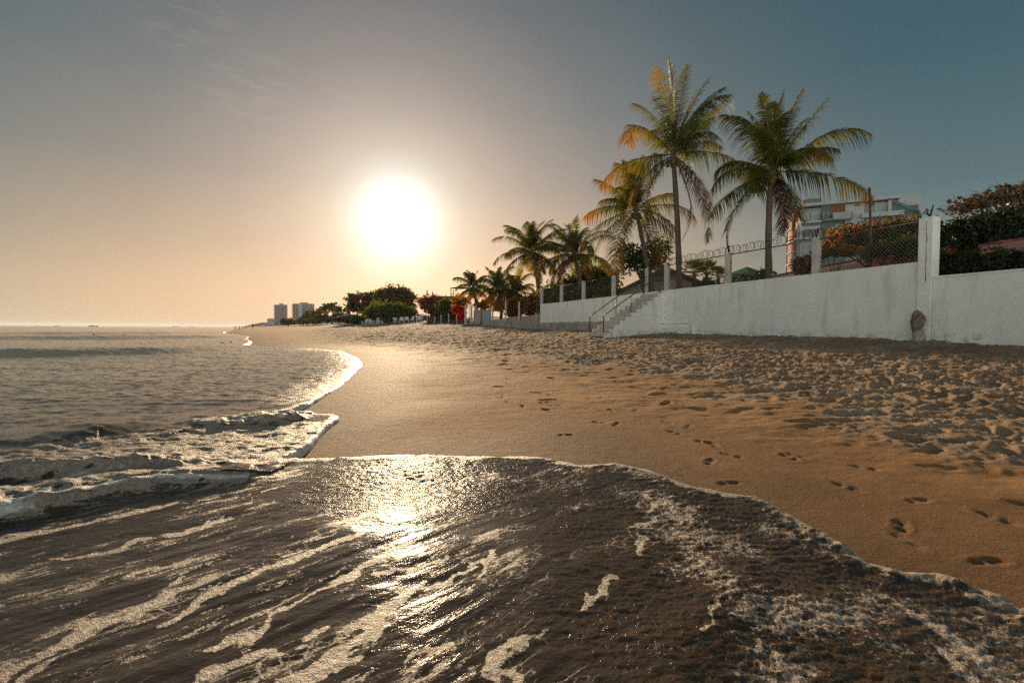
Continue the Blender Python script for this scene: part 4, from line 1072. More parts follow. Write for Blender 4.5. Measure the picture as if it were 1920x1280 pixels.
def plant(name, label, cat, base, blobs, m, nclump, per, size, seed, trunk_r=.12, nlimb=6, spread=.35, shell=.55, group=None, flowers=None, bark=None, split=None, crown='crown', flat=0.0):
    o = empty(name, base, label, cat, group)
    B = Vector(base); bl = [(b[0] - B.x, b[1] - B.y, b[2] - B.z, *b[3:]) for b in blobs]
    V, Q, at, cc = cloud(bl, nclump, per, size, seed, spread, shell, flat)
    mesh_np(crown, V, Q, m, o, at, smooth=False)
    if trunk_r:
        mb = MB(); sk = cc[:: max(1, len(cc) // nlimb)][:nlimb]
        zt_ = min(b[2] - b[5] for b in bl); top = Vector((0, 0, max(.2, zt_ * .7)))
        if split: top = Vector((0, 0, split))
        mb.tube([(0, 0, -.3), (trunk_r * .3, 0, top.z * .5), tuple(top)], [trunk_r * 1.3, trunk_r, trunk_r * .9], 8)
        limbs(mb, top, [tuple(k) for k in sk], trunk_r * .6, seed)
        mb.build('trunk', bark or m_bark, o, smooth=True)
    if flowers:
        for fm, fn_, fsize, fb, shell_ in flowers:
            fbl = [(b[0] - B.x, b[1] - B.y, b[2] - B.z, *b[3:]) for b in fb]
            V, Q, at, _ = cloud(fbl, fn_, 14, fsize, seed + 5, .22, shell_)
            mesh_np('flowers', V, Q, fm, o, at, smooth=False)
    return o

def blob(px, py, Y, rpx, rpy, ry=None):
    c_ = P(px, py, Y); rx = rpx * Y / F; rz = rpy * Y / F
    return (c_.x, c_.y, c_.z, rx, ry or (rx + rz) / 2, rz)
def base_at(px, Y):
    d = ray(px, 600); x_ = d.x / d.y * Y; return (x_, Y, gz(x_, Y))

# right: orange flowering bush over the fence
fb_o = [blob(1590, 436, 16.5, 44, 15, .6), blob(1640, 425, 16.0, 40, 13, .6), blob(1690, 412, 15.5, 36, 8, .6), blob(1560, 455, 17, 20, 12, .6), blob(1615, 440, 16.4, 40, 10, .5)]
plant('flowering_bush', 'tall orange flowering bush climbing over the fence before the apartment building', 'bush', base_at(1640, 16.6),
      [blob(1600, 448, 17, 44, 20, .8), blob(1660, 440, 16.5, 42, 22, .8), blob(1567, 462, 17.4, 18, 16, .6), blob(1700, 434, 16.2, 24, 22, .7)], m_leaf_olive, 760, 20, .10, 71, .07, 8, .5, .2,
      flowers=[(m_fl_orange, 160, .075, fb_o, .35), (m_fl_pink, 40, .06, [blob(1660, 462, 15.9, 40, 12, .5)], .4)])
plant('garden_shrub', 'low shrub with orange blooms right of the second concrete post', 'bush', base_at(1560, 15.6),
      [blob(1545, 474, 15.6, 18, 9, .4), blob(1590, 470, 15.6, 24, 8, .4)], m_leaf_olive, 200, 18, .08, 73, .04, 5, .5, .2,
      flowers=[(m_fl_orange, 150, .075, [blob(1590, 468, 15.4, 26, 8, .4), blob(1540, 472, 15.4, 16, 7, .3)], .3)])
plant('garden_shrub', 'low yellow orange plant at the foot of the second concrete post', 'bush', base_at(1508, 16.5),
      [blob(1508, 497, 16.5, 16, 15, .5)], m_leaf_olive, 110, 18, .09, 74, .03, 4, .5, .2, flowers=[(m_fl_orange, 60, .08, [blob(1510, 492, 16.3, 15, 12, .5)], .3)])
plant('garden_shrub', 'olive green shrub with pale flower heads left of the tall pillar', 'bush', base_at(1680, 14.0),
      [blob(1660, 474, 14.2, 32, 20, .5), blob(1700, 468, 13.8, 28, 24, .5)], m_leaf_olive, 300, 18, .075, 75, .04, 5, .5, .2,
      flowers=[(m_fl_pink, 60, .05, [blob(1680, 490, 13.6, 45, 10, .4)], .3)])
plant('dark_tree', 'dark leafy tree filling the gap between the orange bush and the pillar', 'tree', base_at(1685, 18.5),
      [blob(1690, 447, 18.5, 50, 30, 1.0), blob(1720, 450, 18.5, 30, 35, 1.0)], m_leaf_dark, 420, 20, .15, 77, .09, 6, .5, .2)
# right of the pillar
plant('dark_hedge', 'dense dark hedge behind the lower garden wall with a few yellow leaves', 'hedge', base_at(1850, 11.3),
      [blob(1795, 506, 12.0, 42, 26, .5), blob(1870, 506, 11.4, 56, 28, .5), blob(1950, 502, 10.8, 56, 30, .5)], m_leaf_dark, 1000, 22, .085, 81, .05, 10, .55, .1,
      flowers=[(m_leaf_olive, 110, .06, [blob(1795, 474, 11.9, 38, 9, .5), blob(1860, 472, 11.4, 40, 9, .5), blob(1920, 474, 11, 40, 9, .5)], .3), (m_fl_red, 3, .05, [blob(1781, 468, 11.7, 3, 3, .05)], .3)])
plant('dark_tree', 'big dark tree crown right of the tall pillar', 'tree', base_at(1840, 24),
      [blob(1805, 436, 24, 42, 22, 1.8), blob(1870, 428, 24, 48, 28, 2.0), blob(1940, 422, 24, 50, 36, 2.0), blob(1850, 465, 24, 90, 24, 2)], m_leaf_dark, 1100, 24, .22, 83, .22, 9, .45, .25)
# spreading bare-branched crown above
rt = empty('rain_tree', base_at(1900, 34), 'spreading brownish sparse crown above the dark tree at the right edge', 'tree')
B_ = Vector(rt.location)
tw = [blob(1852, 374, 34, 50, 13, 3), blob(1900, 360, 34, 44, 13, 3), blob(1815, 388, 34, 26, 8, 2), blob(1950, 358, 34, 55, 15, 3)]
tw = [(b[0] - B_.x, b[1] - B_.y, b[2] - B_.z, *b[3:]) for b in tw]
V, Q, at, cc = cloud(tw, 420, 18, .17, 87, .28, .35); mesh_np('crown', V, Q, leaf_mat('olive_brown_leaf', (.040, .036, .018), (.085, .068, .032), None, .4), rt, at, smooth=False)
mb = MB(); random.seed(4); top = Vector((0, 0, P(1900, 470, 34).z - B_.z)); mb.tube([(0, 0, -.3), (.05, 0, top.z * .5), tuple(top)], [.4, .33, .28], 8)
limbs(mb, top, [tuple(k) for k in cc[::9]], .13, 5, .5)
for k in cc[::2]:
    k = Vector(k); e = Vector((random.uniform(-1.2, 1.2), random.uniform(-1, 1), random.uniform(-.2, .7))); mb.tube([tuple(k - e * .6), tuple(k), tuple(k + e * .6)], [.035, .028, .012], 4)
mb.build('trunk', m_twig, rt, smooth=True)

# between the wall palms
plant('leafy_shrub_tree', 'sparse round-leaved tree behind the gate below the orange palm', 'tree', base_at(1205, 27.5),
      [blob(1180, 478, 27.5, 26, 22, .8), blob(1235, 470, 27.5, 26, 26, .8), blob(1205, 490, 27.5, 38, 24, .8)], m_leaf_mid, 210, 12, .17, 91, .09, 12, .5, .4)
plant('round_tree', 'dark green rounded tree behind the fence under the palm', 'tree', base_at(1110, 43),
      [blob(1110, 522, 43, 40, 26, 1.6), blob(1135, 535, 43, 32, 24, 1.4), blob(1075, 540, 43, 34, 22, 1.4)], m_leaf_mid, 480, 18, .26, 93, .16, 7, .42, .3)
plant('dry_shrub', 'orange brown shrub behind the first fence bays', 'bush', base_at(1100, 33),
      [blob(1100, 550, 33, 36, 12, .8), blob(1060, 560, 34, 30, 14, .8), blob(1140, 545, 31, 26, 10, .7), blob(1030, 560, 36, 22, 20, .8)], m_leaf_brown, 360, 16, .15, 95, .05, 5, .45, .2)
plant('garden_shrub', 'dark shrub along the inside of the first fence bays', 'bush', base_at(1045, 37),
      [blob(1035, 556, 37.5, 30, 24, 1.0), blob(1085, 552, 36, 32, 18, 1.0)], m_leaf_mid, 300, 18, .2, 97, .05, 6, .45, .2)
plant('orange_shrub', 'sunlit orange leaves under the bushy palm behind the thin posts', 'bush', base_at(975, 46),
      [blob(968, 575, 46, 24, 17, 1.0), blob(1000, 572, 44, 16, 24, 1.0)], leaf_mat('sunlit_orange_leaf', (.16, .075, .02), (.36, .17, .03), None, .6), 230, 16, .24, 99, .06, 5, .42, .2)
plant('golden_shrub', 'golden sunlit leaves above the blue grey sheet panels', 'bush', base_at(905, 60),
      [blob(905, 570, 60, 20, 11, 1.2), blob(862, 563, 64, 16, 9, 1.2), blob(936, 572, 60, 16, 14, 1.2)], leaf_mat('golden_leaf', (.20, .11, .02), (.46, .26, .03), None, .6), 200, 14, .3, 101, .06, 5, .42, .2)
plant('bougainvillea', 'bright red bougainvillea beside the two tall pale posts', 'bush', base_at(868, 58.5),
      [blob(867, 588, 58.5, 7, 16, .6), blob(857, 580, 58.5, 9, 7, .6)], m_fl_red, 130, 16, .22, 103, .05, 4, .4, .2)
plant('bougainvillea', 'pink bougainvillea low on the grey wall under the bushy palm', 'bush', base_at(960, 47),
      [blob(961, 590, 47, 10, 4, .4)], m_fl_pink, 60, 12, .18, 105, .03, 3, .4, .2)
# fan palms seen through the fence
def fan_palm(c_, base, rad, seed, label):
    rs = np.random.default_rng(seed); o = empty('fan_palm', base, label, 'palm tree', 'fan palms behind the fence'); C_ = Vector(c_) - Vector(base)
    MB().tube([(0, 0, -.2), tuple(C_ * .5), tuple(C_)], [.14, .12, .11], 8).build('trunk', m_ptrunk, o, smooth=True)
    V = []; Q = []; va = []; mb = MB()
    for i in range(15):
        az = i * 2.4; th = R(80 - i * 6.5); d = np.array([math.cos(th) * math.cos(az), math.cos(th) * math.sin(az), math.sin(th)])
        hub = np.array(C_) + d * rad * .55; mb.tube([tuple(C_), tuple(hub)], .014, 4); s = np.cross(d, [0, 0, 1.0]); s /= np.linalg.norm(s); un = np.cross(s, d)
        for k in range(15):
            a = (k / 14 - .5) * 3.6; e = d * math.cos(a) + s * math.sin(a) + un * .2; e /= np.linalg.norm(e); w = np.cross(e, un); w /= np.linalg.norm(w)
            l = rad * .6 * rs.uniform(.85, 1.05); b = len(V); dp = np.array([0, 0, -.12 * l])
            V += [hub, hub + e * l * .5 + w * .035, hub + e * l + dp, hub + e * l * .5 - w * .035]; Q.append((b, b + 1, b + 2, b + 3)); va += [rs.random()] * 4
    cr = mesh_np('crown', V, Q, m_palm, o, {'vary': va, 'dry': [0] * len(va)}, smooth=False); mb.build('stems', m_rachis, cr)
for px, py, Y, rr_, sd, lb in [(1302, 513, 28, .95, 1, 'fan palm left of the first tall fence post, nearest the tiled gable'), (1325, 512, 29, .95, 2, 'fan palm between the gable roof and the first tall fence post'), (1347, 518, 30, .7, 3, 'small fan palm half hidden by the first tall fence post')]:
    c_ = P(px, py, Y); fan_palm(c_, (c_.x, Y, gz(c_.x, Y)), rr_, sd, lb)
plant('garden_shrub', 'low green shrub under the fan palms', 'bush', base_at(1330, 27), [blob(1325, 533, 27, 26, 10, .6), blob(1400, 530, 26, 40, 8, .6)], m_leaf_mid, 200, 14, .13, 107, .03, 4, .45, .2)
plant('garden_shrub', 'dark shrub at the foot of the green gazebo roof', 'bush', base_at(1420, 30), [blob(1400, 522, 30, 30, 6, .7), blob(1432, 514, 30, 18, 9, .7)], m_leaf_dark, 200, 14, .14, 108, .03, 4, .45, .2)

# far left along the beach
plant('umbrella_tree', 'brownish flat-topped sparse tree left of the big brown tree', 'tree', base_at(690, 135),
      [blob(680, 562, 135, 32, 12, 4), blob(705, 556, 135, 26, 10, 4), blob(665, 575, 135, 14, 8, 3)], m_leaf_brown, 330, 12, .75, 111, .5, 12, .35, .5, bark=m_twig)
plant('brown_tree', 'biggest brown green rounded tree at the back of the far beach', 'tree', base_at(740, 125),
      [blob(740, 562, 125, 38, 24, 4.5), blob(725, 552, 125, 22, 14, 4), blob(757, 555, 125, 18, 16, 4), blob(765, 580, 125, 16, 18, 3)], m_leaf_brown, 900, 16, .55, 113, .6, 8, .35, .3)
plant('beach_tree', 'bright green spreading tree with several stems standing on the beach', 'tree', base_at(726, 98),
      [blob(728, 580, 98, 44, 14, 3.5), blob(700, 587, 98, 22, 9, 3), blob(760, 587, 98, 28, 9, 3), blob(735, 589, 98, 46, 7, 3)], m_leaf_bright, 800, 15, .34, 115, .20, 12, .36, .3, split=.5)
plant('beach_tree', 'smaller bright green tree left of the spreading beach tree', 'tree', base_at(672, 112),
      [blob(674, 598, 112, 16, 7, 2)], m_leaf_bright, 200, 14, .36, 117, .14, 5, .4, .3, split=.5)
plant('red_tree', 'reddish drooping tree right of the spreading beach tree', 'tree', base_at(815, 88),
      [blob(812, 563, 88, 24, 10, 2.5), blob(815, 577, 88, 26, 8, 2.5), blob(800, 568, 88, 16, 12, 2.5), blob(822, 588, 88, 24, 6, 2)], m_leaf_red, 560, 14, .3, 119, .2, 7, .38, .35)
plant('green_tree', 'mid green tree between the reddish tree and the red bougainvillea', 'tree', base_at(842, 76),
      [blob(840, 575, 76, 20, 14, 2), blob(858, 566, 76, 18, 12, 2), blob(850, 590, 74, 24, 10, 2)], m_leaf_mid, 520, 16, .3, 121, .16, 6, .4, .3)
plant('dark_tree', 'dark green tree behind the thatched shelters of the far beach', 'tree', base_at(645, 165),
      [blob(640, 594, 165, 18, 8, 4), blob(610, 597, 175, 20, 6, 4)], m_leaf_mid, 380, 14, .6, 123, .3, 6, .4, .3)
plant('dark_tree', 'low dark tree clump in front of the two far towers', 'tree', base_at(540, 230),
      [blob(540, 602, 230, 16, 6, 4), blob(570, 600, 220, 16, 7, 4), blob(592, 599, 210, 16, 7, 4)], m_leaf_brown, 420, 14, .7, 125, .3, 6, .4, .3)
plant('dark_hedge', 'long dark hedge behind the white beach chairs', 'hedge', base_at(720, 112),
      [blob(665, 602, 125, 20, 6, 2), blob(700, 602, 118, 24, 7, 2), blob(745, 602, 112, 28, 7, 2), blob(790, 600, 104, 28, 9, 2)], m_leaf_dark, 520, 16, .4, 127, .08, 8, .5, .1)
# ------------------------------------------------------------------ buildings
# apartment building on the right
YB = 72.0; c0 = P(1744, 500, YB)
du = Vector((-.903, .43, 0)).normalized(); dn_ = Vector((-du.y, du.x, 0)); dn_ = dn_ if dn_.y < 0 else -dn_
def along(px):
    d = ray(px, 450); k = d.x / d.y; return (k * c0.y - c0.x) / (du.x - k * du.y)
def fp(t, o=0.0, z=0.0): q = c0 + du * t + dn_ * o; return Vector((q.x, q.y, z))
def fz_(px, py): t = along(px); return P(px, py, (c0 + du * t).y).z
tL = along(1494); GB = 1.5
apt = empty('apartment_building', fp(tL / 2, -5, GB), 'grey white apartment building with balconies and an air conditioner behind the flowering bush', 'building')
def bbox(name, px0, px1, py0, py1, o0, o1, m, parent=apt, bevel=0, ref=None):
    """slab on the facade between photo columns px0..px1 and rows py0..py1 (taken at its left end), standing o0..o1 out of it"""
    t0, t1 = along(px0), along(px1); zt_ = fz_(ref or (px0 + px1) / 2, py0); zb_ = fz_(ref or (px0 + px1) / 2, py1)
    mb = WMB(); mb.frame_box(fp(t1, o0, zb_), du * (t0 - t1), dn_ * (o1 - o0), (0, 0, zt_ - zb_)); return mb.build(name, m, parent)
zr = fz_(1600, 376)                                                  # roof line
tR = along(1666)
mb = WMB(); mb.frame_box(fp(tR, 0, GB - 1), du * (tL - tR), dn_ * -14, (0, 0, zr - GB + .2)); mb.build('wall_block', m_grey_render, apt)
bbox('roof_slab', 1492, 1684, 376.5, 382, -6, .9, m_light_render)
bbox('white_bay', 1583, 1618, 383, 470, 0, .35, m_light_render)
w_ = bbox('window', 1600, 1609, 379.5, 387, .355, .36, m_glass, ref=1604); bbox('frame', 1599, 1610, 378.8, 388, .33, .353, m_dark_render, w_, ref=1604)
bbox('recess', 1618, 1666, 380, 401, .0, .02, m_grey_render)
bbox('curtain_window', 1638, 1662, 379, 399, .03, .06, m_curtain); bbox('column', 1662, 1668, 377, 402, .03, .6, m_light_render)
bbox('balcony_front', 1612, 1690, 400, 408, .2, 1.2, m_light_render)
# middle recess: flat panel coloured dark for its shade, with balcony and air conditioner
bbox('recess_shade_panel', 1538, 1583, 384, 500, .0, .04, m_dark_render); bbox('shutter', 1556, 1583, 386, 398, .05, .10, m_maroon)
bal = bbox('balcony_slab', 1540, 1594, 412.5, 415, .05, 1.4, m_grey_render); bbox('glass_railing', 1558, 1592, 401, 412, 1.3, 1.36, m_curtain, bal); bbox('railing_post', 1592, 1594, 400, 412.5, 1.2, 1.4, m_dark_render, bal)
ac = bbox('air_conditioner', 1541, 1552, 401, 411.5, .3, .95, m_light_render)
mb = WMB(); t_ = along(1546.5)
for zc in (404.2, 408.8):
    zz = fz_(1546.5, zc); pts = [fp(t_ + .38 * math.cos(a), .97, zz + .27 * math.sin(a)) for a in [2 * math.pi * k / 12 for k in range(12)]]
    mb.add([p_ + dn_ * .02 for p_ in pts] + pts, [tuple(range(12))] + [(k, (k + 1) % 12, 12 + (k + 1) % 12, 12 + k) for k in range(12)])
mb.build('fan', m_dark_render, ac)
# left column of windows with projecting sills, floor by floor
for k, (y0, y1, ys) in enumerate([(391, 417, 420), (424, 446, 449.5), (453, 481, 485), (489, 512, 516)]):
    bbox('window_wall', 1500, 1537, y0, y1, .02, .06, m_light_render if k != 0 else m_grey_render, ref=1520)
    bbox('floor_slab', 1489, 1538, ys - 3, ys, .0, 1.1, m_light_render, ref=1520)
    w_ = bbox('window', 1504, 1533, y0 + 6, y1 - 2, .065, .10, m_curtain if k % 2 == 0 else m_glass, ref=1520)
    bbox('mullion', 1518, 1519, y0 + 6, y1 - 2, .10, .14, m_dark_render, w_, ref=1520)
for k, (y0, y1) in enumerate([(420, 440), (447, 470)]):
    bbox('window', 1565, 1582, y0, y1, .06, .10, m_curtain, ref=1574)
# roof: plant room, terracotta cheek, sloping dark roof, white tower block
bbox('plant_room', 1512, 1540, 369, 378, -5, -1, m_dark_render); bbox('plant_room', 1505, 1512, 372, 379, -5, -1, m_orange)
bbox('lift_head', 1538, 1560, 371, 379, -4, -2, m_light_render)
mb = WMB(); ta, tb = along(1668), along(1722); zA_, zB_ = fz_(1668, 374), fz_(1722, 396)
vs = [fp(ta, .5, zA_), fp(tb, .5, zB_), fp(tb, -4, zB_), fp(ta, -4, zA_)]; vs += [v_ - Vector((0, 0, .5)) for v_ in vs]
mb.add(vs, [(0, 1, 2, 3), (7, 6, 5, 4), (0, 4, 5, 1), (1, 5, 6, 2), (2, 6, 7, 3), (3, 7, 4, 0)]); mb.build('sloping_roof', m_dark_render, apt)
mb = WMB(); vs = []
for t in (ta, tb): vs += [fp(t, .3, GB), fp(t, .3, (zA_ if t == ta else zB_) - .5)]
vs += [v_ - dn_ * 3.5 for v_ in vs]
mb.add(vs, [(0, 1, 3, 2), (4, 6, 7, 5), (0, 4, 5, 1), (2, 3, 7, 6), (1, 5, 7, 3), (0, 2, 6, 4)]); mb.build('side_wing', m_dark_render, apt)
tw0, tw1 = along(1632), along(1744); zt0, zt1 = fz_(1640, 366), fz_(1740, 362)
mb = WMB(); mb.frame_box(fp(tw1, -4.2, GB), du * (tw0 - tw1), dn_ * -7, (0, 0, P(1744, 360, c0.y + 1.5).z - GB)); mb.build('tower_block', m_light_render, apt)
w_ = bbox('window', 1716, 1737, 372, 383, -4.18, -4.1, m_glass, ref=1727)
# left side: stacked curved terracotta balconies
te = tL + .3
for k, (yc, m_) in enumerate([(438, m_maroon), (462, m_maroon), (482, m_orange), (504, m_maroon), (420, m_orange)]):
    z = fz_(1494, yc); mb = WMB(); nn = 12; vs = []
    for zz in (z - .75, z + .75):
        for i in range(nn + 1):
            a = math.pi * (i / nn); vs.append(fp(te + .8 * math.sin(a), -3.2 + 3.2 * math.cos(a), zz))
    fs = [(i, i + 1, nn + 2 + i, nn + 1 + i) for i in range(nn)] + [tuple(range(nn + 1))[::-1], tuple(range(nn + 1, 2 * nn + 2))]
    b_ = mb.add(vs, fs).build('curved_balcony', m_, apt)
    mb = WMB(); vs = []
    for zz in (z + .80, z + 1.05):
        for i in range(nn + 1):
            a = math.pi * (i / nn); vs.append(fp(te + .95 * math.sin(a), -3.2 + 3.35 * math.cos(a), zz))
    mb.add(vs, fs).build('balcony_rim', m_light_render, b_)
mb = WMB(); mb.frame_box(fp(te - .3, -6.4, GB), du * .35, dn_ * 6.3, (0, 0, zr - GB - .4)); mb.build('side_wall', m_orange, apt)
mb = WMB(); mb.frame_box(fp(te + .75, -3.4, GB), du * .25, dn_ * .5, (0, 0, zr - GB - 2.0)); mb.build('corner_column', m_light_render, apt)

# tiled roofs behind the wall
def slab_roof(o, pts, th, name='roof', m=m_tile):
    mb = WMB(); top = [Vector(p_) for p_ in pts]; nrm_ = (top[1] - top[0]).cross(top[3] - top[0]).normalized()
    if nrm_.z < 0: nrm_ = -nrm_
    vs = top + [t_ - nrm_ * th for t_ in top]
    mb.add(vs, [(0, 1, 2, 3), (7, 6, 5, 4), (0, 4, 5, 1), (1, 5, 6, 2), (2, 6, 7, 3), (3, 7, 4, 0)]); return mb.build(name, m, o)
def ridge_tiles(o, a, b, r=.10):
    mb = WMB(); a, b = Vector(a), Vector(b); k = max(3, int((b - a).length / .35))
    for i in range(k): mb.tube([a + (b - a) * (i / k), a + (b - a) * ((i + .93) / k)], [r, r * .85], 7)
    mb.build('ridge_tiles', m_tile, o)
h1 = empty('tiled_house', P(1600, 540, 23), 'low house with maroon tiled roof just behind the fence below the orange blooms', 'house')
e0, e1 = P(1440, 530, 22.5), P(1740, 492, 17.2); r0, r1 = P(1440, 521, 27.5), P(1740, 464, 21.0)
slab_roof(h1, [e0, e1, r1, r0], .12); ridge_tiles(h1, r0, r1, .11)
WMB().frame_box((e0.x + .2, e0.y + .5, 1.0), (e1 - e0) * .97, (r0 - e0) * .9, (0, 0, .9)).build('wall_body', m_pink, h1)
h2 = empty('tiled_house', P(1900, 490, 16), 'roof of maroon tiles showing above the dark hedge at the right edge', 'house')
e0, e1 = P(1835, 486, 17.5), P(2050, 476, 14.5); r0, r1 = P(1838, 462, 20), P(2050, 428, 16.5)
slab_roof(h2, [e0, e1, r1, r0], .12); ridge_tiles(h2, r0, r1, .10)
WMB().frame_box((e0.x + .2, e0.y + .4, .9), (e1 - e0) * .96, (r0 - e0) * .85, (0, 0, e1.z - 1.4)).build('wall_body', m_pink, h2)
# gable house by the gate
h3 = empty('gable_house', P(1250, 545, 31), 'pink walled house with red tiled gable roof behind the gate', 'house')
rf = P(1248, 499, 30); el = P(1150, 548, 31); er = P(1352, 541, 29.5); dpt = Vector((1.6, 5.5, 0))
slab_roof(h3, [rf, er, er + dpt, rf + dpt], .16); slab_roof(h3, [el, rf, rf + dpt, el + dpt], .16)
ridge_tiles(h3, rf, rf + dpt)
mb = WMB(); off = Vector((.12, .45, 0)); dz_ = Vector((0, 0, .22)); A, Bq, Cq = el + off - dz_, rf + off - dz_, er + off - dz_
vs = [A, Bq, Cq, Vector((Cq.x - .4, Cq.y, 1.2)), Vector((A.x + .4, A.y, 1.2))]; vs += [v_ + dpt * .85 for v_ in vs]
mb.add(vs, [(0, 1, 2, 3, 4)[::-1], (5, 6, 7, 8, 9), (0, 5, 6, 1), (1, 6, 7, 2), (2, 7, 8, 3), (3, 8, 9, 4), (4, 9, 5, 0)]); mb.build('gable_wall', m_pink, h3)
mb = WMB(); mb.tube([rf - Vector((0, .02, .2)), er - Vector((0, .02, .2))], .07, 5); mb.tube([rf - Vector((0, .02, .2)), el - Vector((0, .02, .2))], .07, 5)
mb.build('barge_board', m_wood, h3)
mb = WMB(); a_ = rf + (er - rf) * .25 - Vector((0, -.38, .9)); b_ = rf + (er - rf) * .75 - Vector((0, -.38, .75)); mb.tube([a_, b_], .05, 5); mb.build('beam', m_wood, h3)
# gazebo
g_ = P(1400, 518, 45); gz_ = gz(g_.x, 45)
gaz = empty('gazebo', (g_.x, 45, gz_), 'small gazebo with pointed dark green roof seen through the chain link', 'gazebo')
ap = P(1402, 500, 45).z; ea = P(1402, 515, 45).z
mb = WMB(); hw = 1.35; rot = R(22)
def sq(w, z): return [Vector((g_.x + w * 1.414 * math.cos(rot + math.pi / 4 + k * math.pi / 2), 45 + w * 1.414 * math.sin(rot + math.pi / 4 + k * math.pi / 2), z)) for k in range(4)]
v_ = sq(hw, ea) + [Vector((g_.x, 45, ap))] + sq(hw, ea - .08)
mb.add(v_, [(0, 1, 4), (1, 2, 4), (2, 3, 4), (3, 0, 4), (8, 7, 6, 5), (0, 5, 6, 1), (1, 6, 7, 2), (2, 7, 8, 3), (3, 8, 5, 0)]); mb.build('roof', m_green_roof, gaz)
for q_ in sq(hw * .8, 0): WMB().tube([(q_.x, q_.y, gz_), (q_.x, q_.y, ea)], .07, 8).build('post', m_white, gaz)
mb = WMB(); qq = sq(hw * .8, ea - .55)
for k in range(4): mb.tube([qq[k], qq[(k + 1) % 4]], .04, 5)
mb.build('railing', m_wood, gaz)
g2 = P(1382, 520, 52); ga2 = empty('gazebo', (g2.x, 52, gz(g2.x, 52)), 'second smaller green roof tip left of the pointed gazebo roof', 'gazebo')
mb = WMB(); z_ = P(1382, 517, 52).z; v_ = [Vector((g2.x + sx * 1.5, 52 + sy * 1.5, z_)) for sx, sy in ((-1, -1), (1, -1), (1, 1), (-1, 1))] + [Vector((g2.x, 52, P(1380, 507, 52).z))]
mb.add(v_, [(0, 1, 4), (1, 2, 4), (2, 3, 4), (3, 0, 4), (3, 2, 1, 0)]); mb.build('roof', m_green_roof, ga2)
for sx, sy in ((-1, -1), (1, -1), (1, 1), (-1, 1)): WMB().tube([(g2.x + sx * 1.2, 52 + sy * 1.2, gz(g2.x, 52)), (g2.x + sx * 1.2, 52 + sy * 1.2, z_)], .08, 6).build('post', m_white, ga2)

# far towers
m_farglass = simple_mat('far_glass', (.12, .13, .13), .5)
def tower(px0, px1, pyt, Y, label, steps, floors, bal):
    a_, b_ = P(px0, 604, Y), P(px1, 604, Y); zt_ = P((px0 + px1) / 2, pyt, Y).z; W = b_.x - a_.x; D = W * .3; z0 = 1.5
    o = empty('tower_block', ((a_.x + b_.x) / 2, Y, z0), label, 'building', 'far tower blocks')
    WMB().box(a_.x, b_.x, Y, Y + D, z0, zt_).build('wall_block', m_tower, o)
    fh = (zt_ - z0) / floors
    for k in range(1, floors):
        z = z0 + k * fh
        WMB().box(a_.x - bal, b_.x + bal, Y - .9, Y + D * .6, z - .18, z + .16).build('balcony_floor', m_tower, o)
    for f0, f1 in steps: WMB().box(a_.x + W * f0, a_.x + W * f1, Y - .12, Y - .02, z0 + .5, zt_ - .6).build('window_band', m_farglass, o)
    WMB().box(a_.x + W * .35, a_.x + W * .72, Y + 2, Y + D * .6, zt_ + .02, zt_ + fh * .8).build('roof_room', m_tower, o)
    return o, a_, W, zt_, fh, z0
tower(514.5, 536, 571, 520, 'narrower far tower block on the left with stepped roof', [(.05, .18), (.24, .36), (.45, .56), (.66, .78), (.84, .95)], 13, .8)
o, a_, W, zt_, fh, z0 = tower(548.5, 585, 569, 500, 'wider far tower block on the right with a pale balcony column', [(.04, .12), (.16, .24), (.28, .33), (.56, .64), (.68, .76), (.80, .88), (.92, .98)], 14, 1.3)
for k in range(14): WMB().box(a_.x + W * .36, a_.x + W * .52, 500 - 1.6 - .7 * (k % 2), 500 - .95, z0 + k * fh, z0 + k * fh + .5 * fh).build('balcony', m_white, o)
p_ = P(508, 604, 530); WMB().box(p_.x - 4, p_.x + 4, 530, 540, 1.5, P(508, 597, 530).z).build('annex', m_tower, o).name = 'annex'
# dark house with chimneys among the far trees
hh = P(825, 560, 92); hs = empty('beach_house', (hh.x, 92, gz(hh.x, 92)), 'dark roofed beach house with two thin chimneys among the far trees', 'house')
zt_ = P(825, 553, 92).z; ze = P(825, 563, 92).z; x0, x1 = P(800, 560, 92).x, P(856, 560, 92).x
mb = WMB(); vs = [Vector((x0, 92, ze)), Vector((x1, 92, ze)), Vector((x1 - 1.2, 95, zt_)), Vector((x0 + 1.2, 95, zt_)), Vector((x0, 98, ze)), Vector((x1, 98, ze))]
mb.add(vs, [(0, 1, 2, 3), (5, 4, 3, 2), (0, 3, 4), (1, 5, 2), (0, 4, 5, 1)]); mb.build('roof', simple_mat('mossy_roof', (.05, .062, .032), .9, .3, 1.0, .4), hs)
WMB().box(x0 + .5, x1 - .5, 92.6, 97.6, 1.2, ze - .01).build('wall_body', m_wood, hs)
for px, t0 in ((800, 544), (810.5, 547)):
    q_ = P(px, t0, 93); WMB().tube([(q_.x, 93.4, ze - .5), (q_.x, 93.4, q_.z)], .11, 7).build('chimney', m_wood, hs)
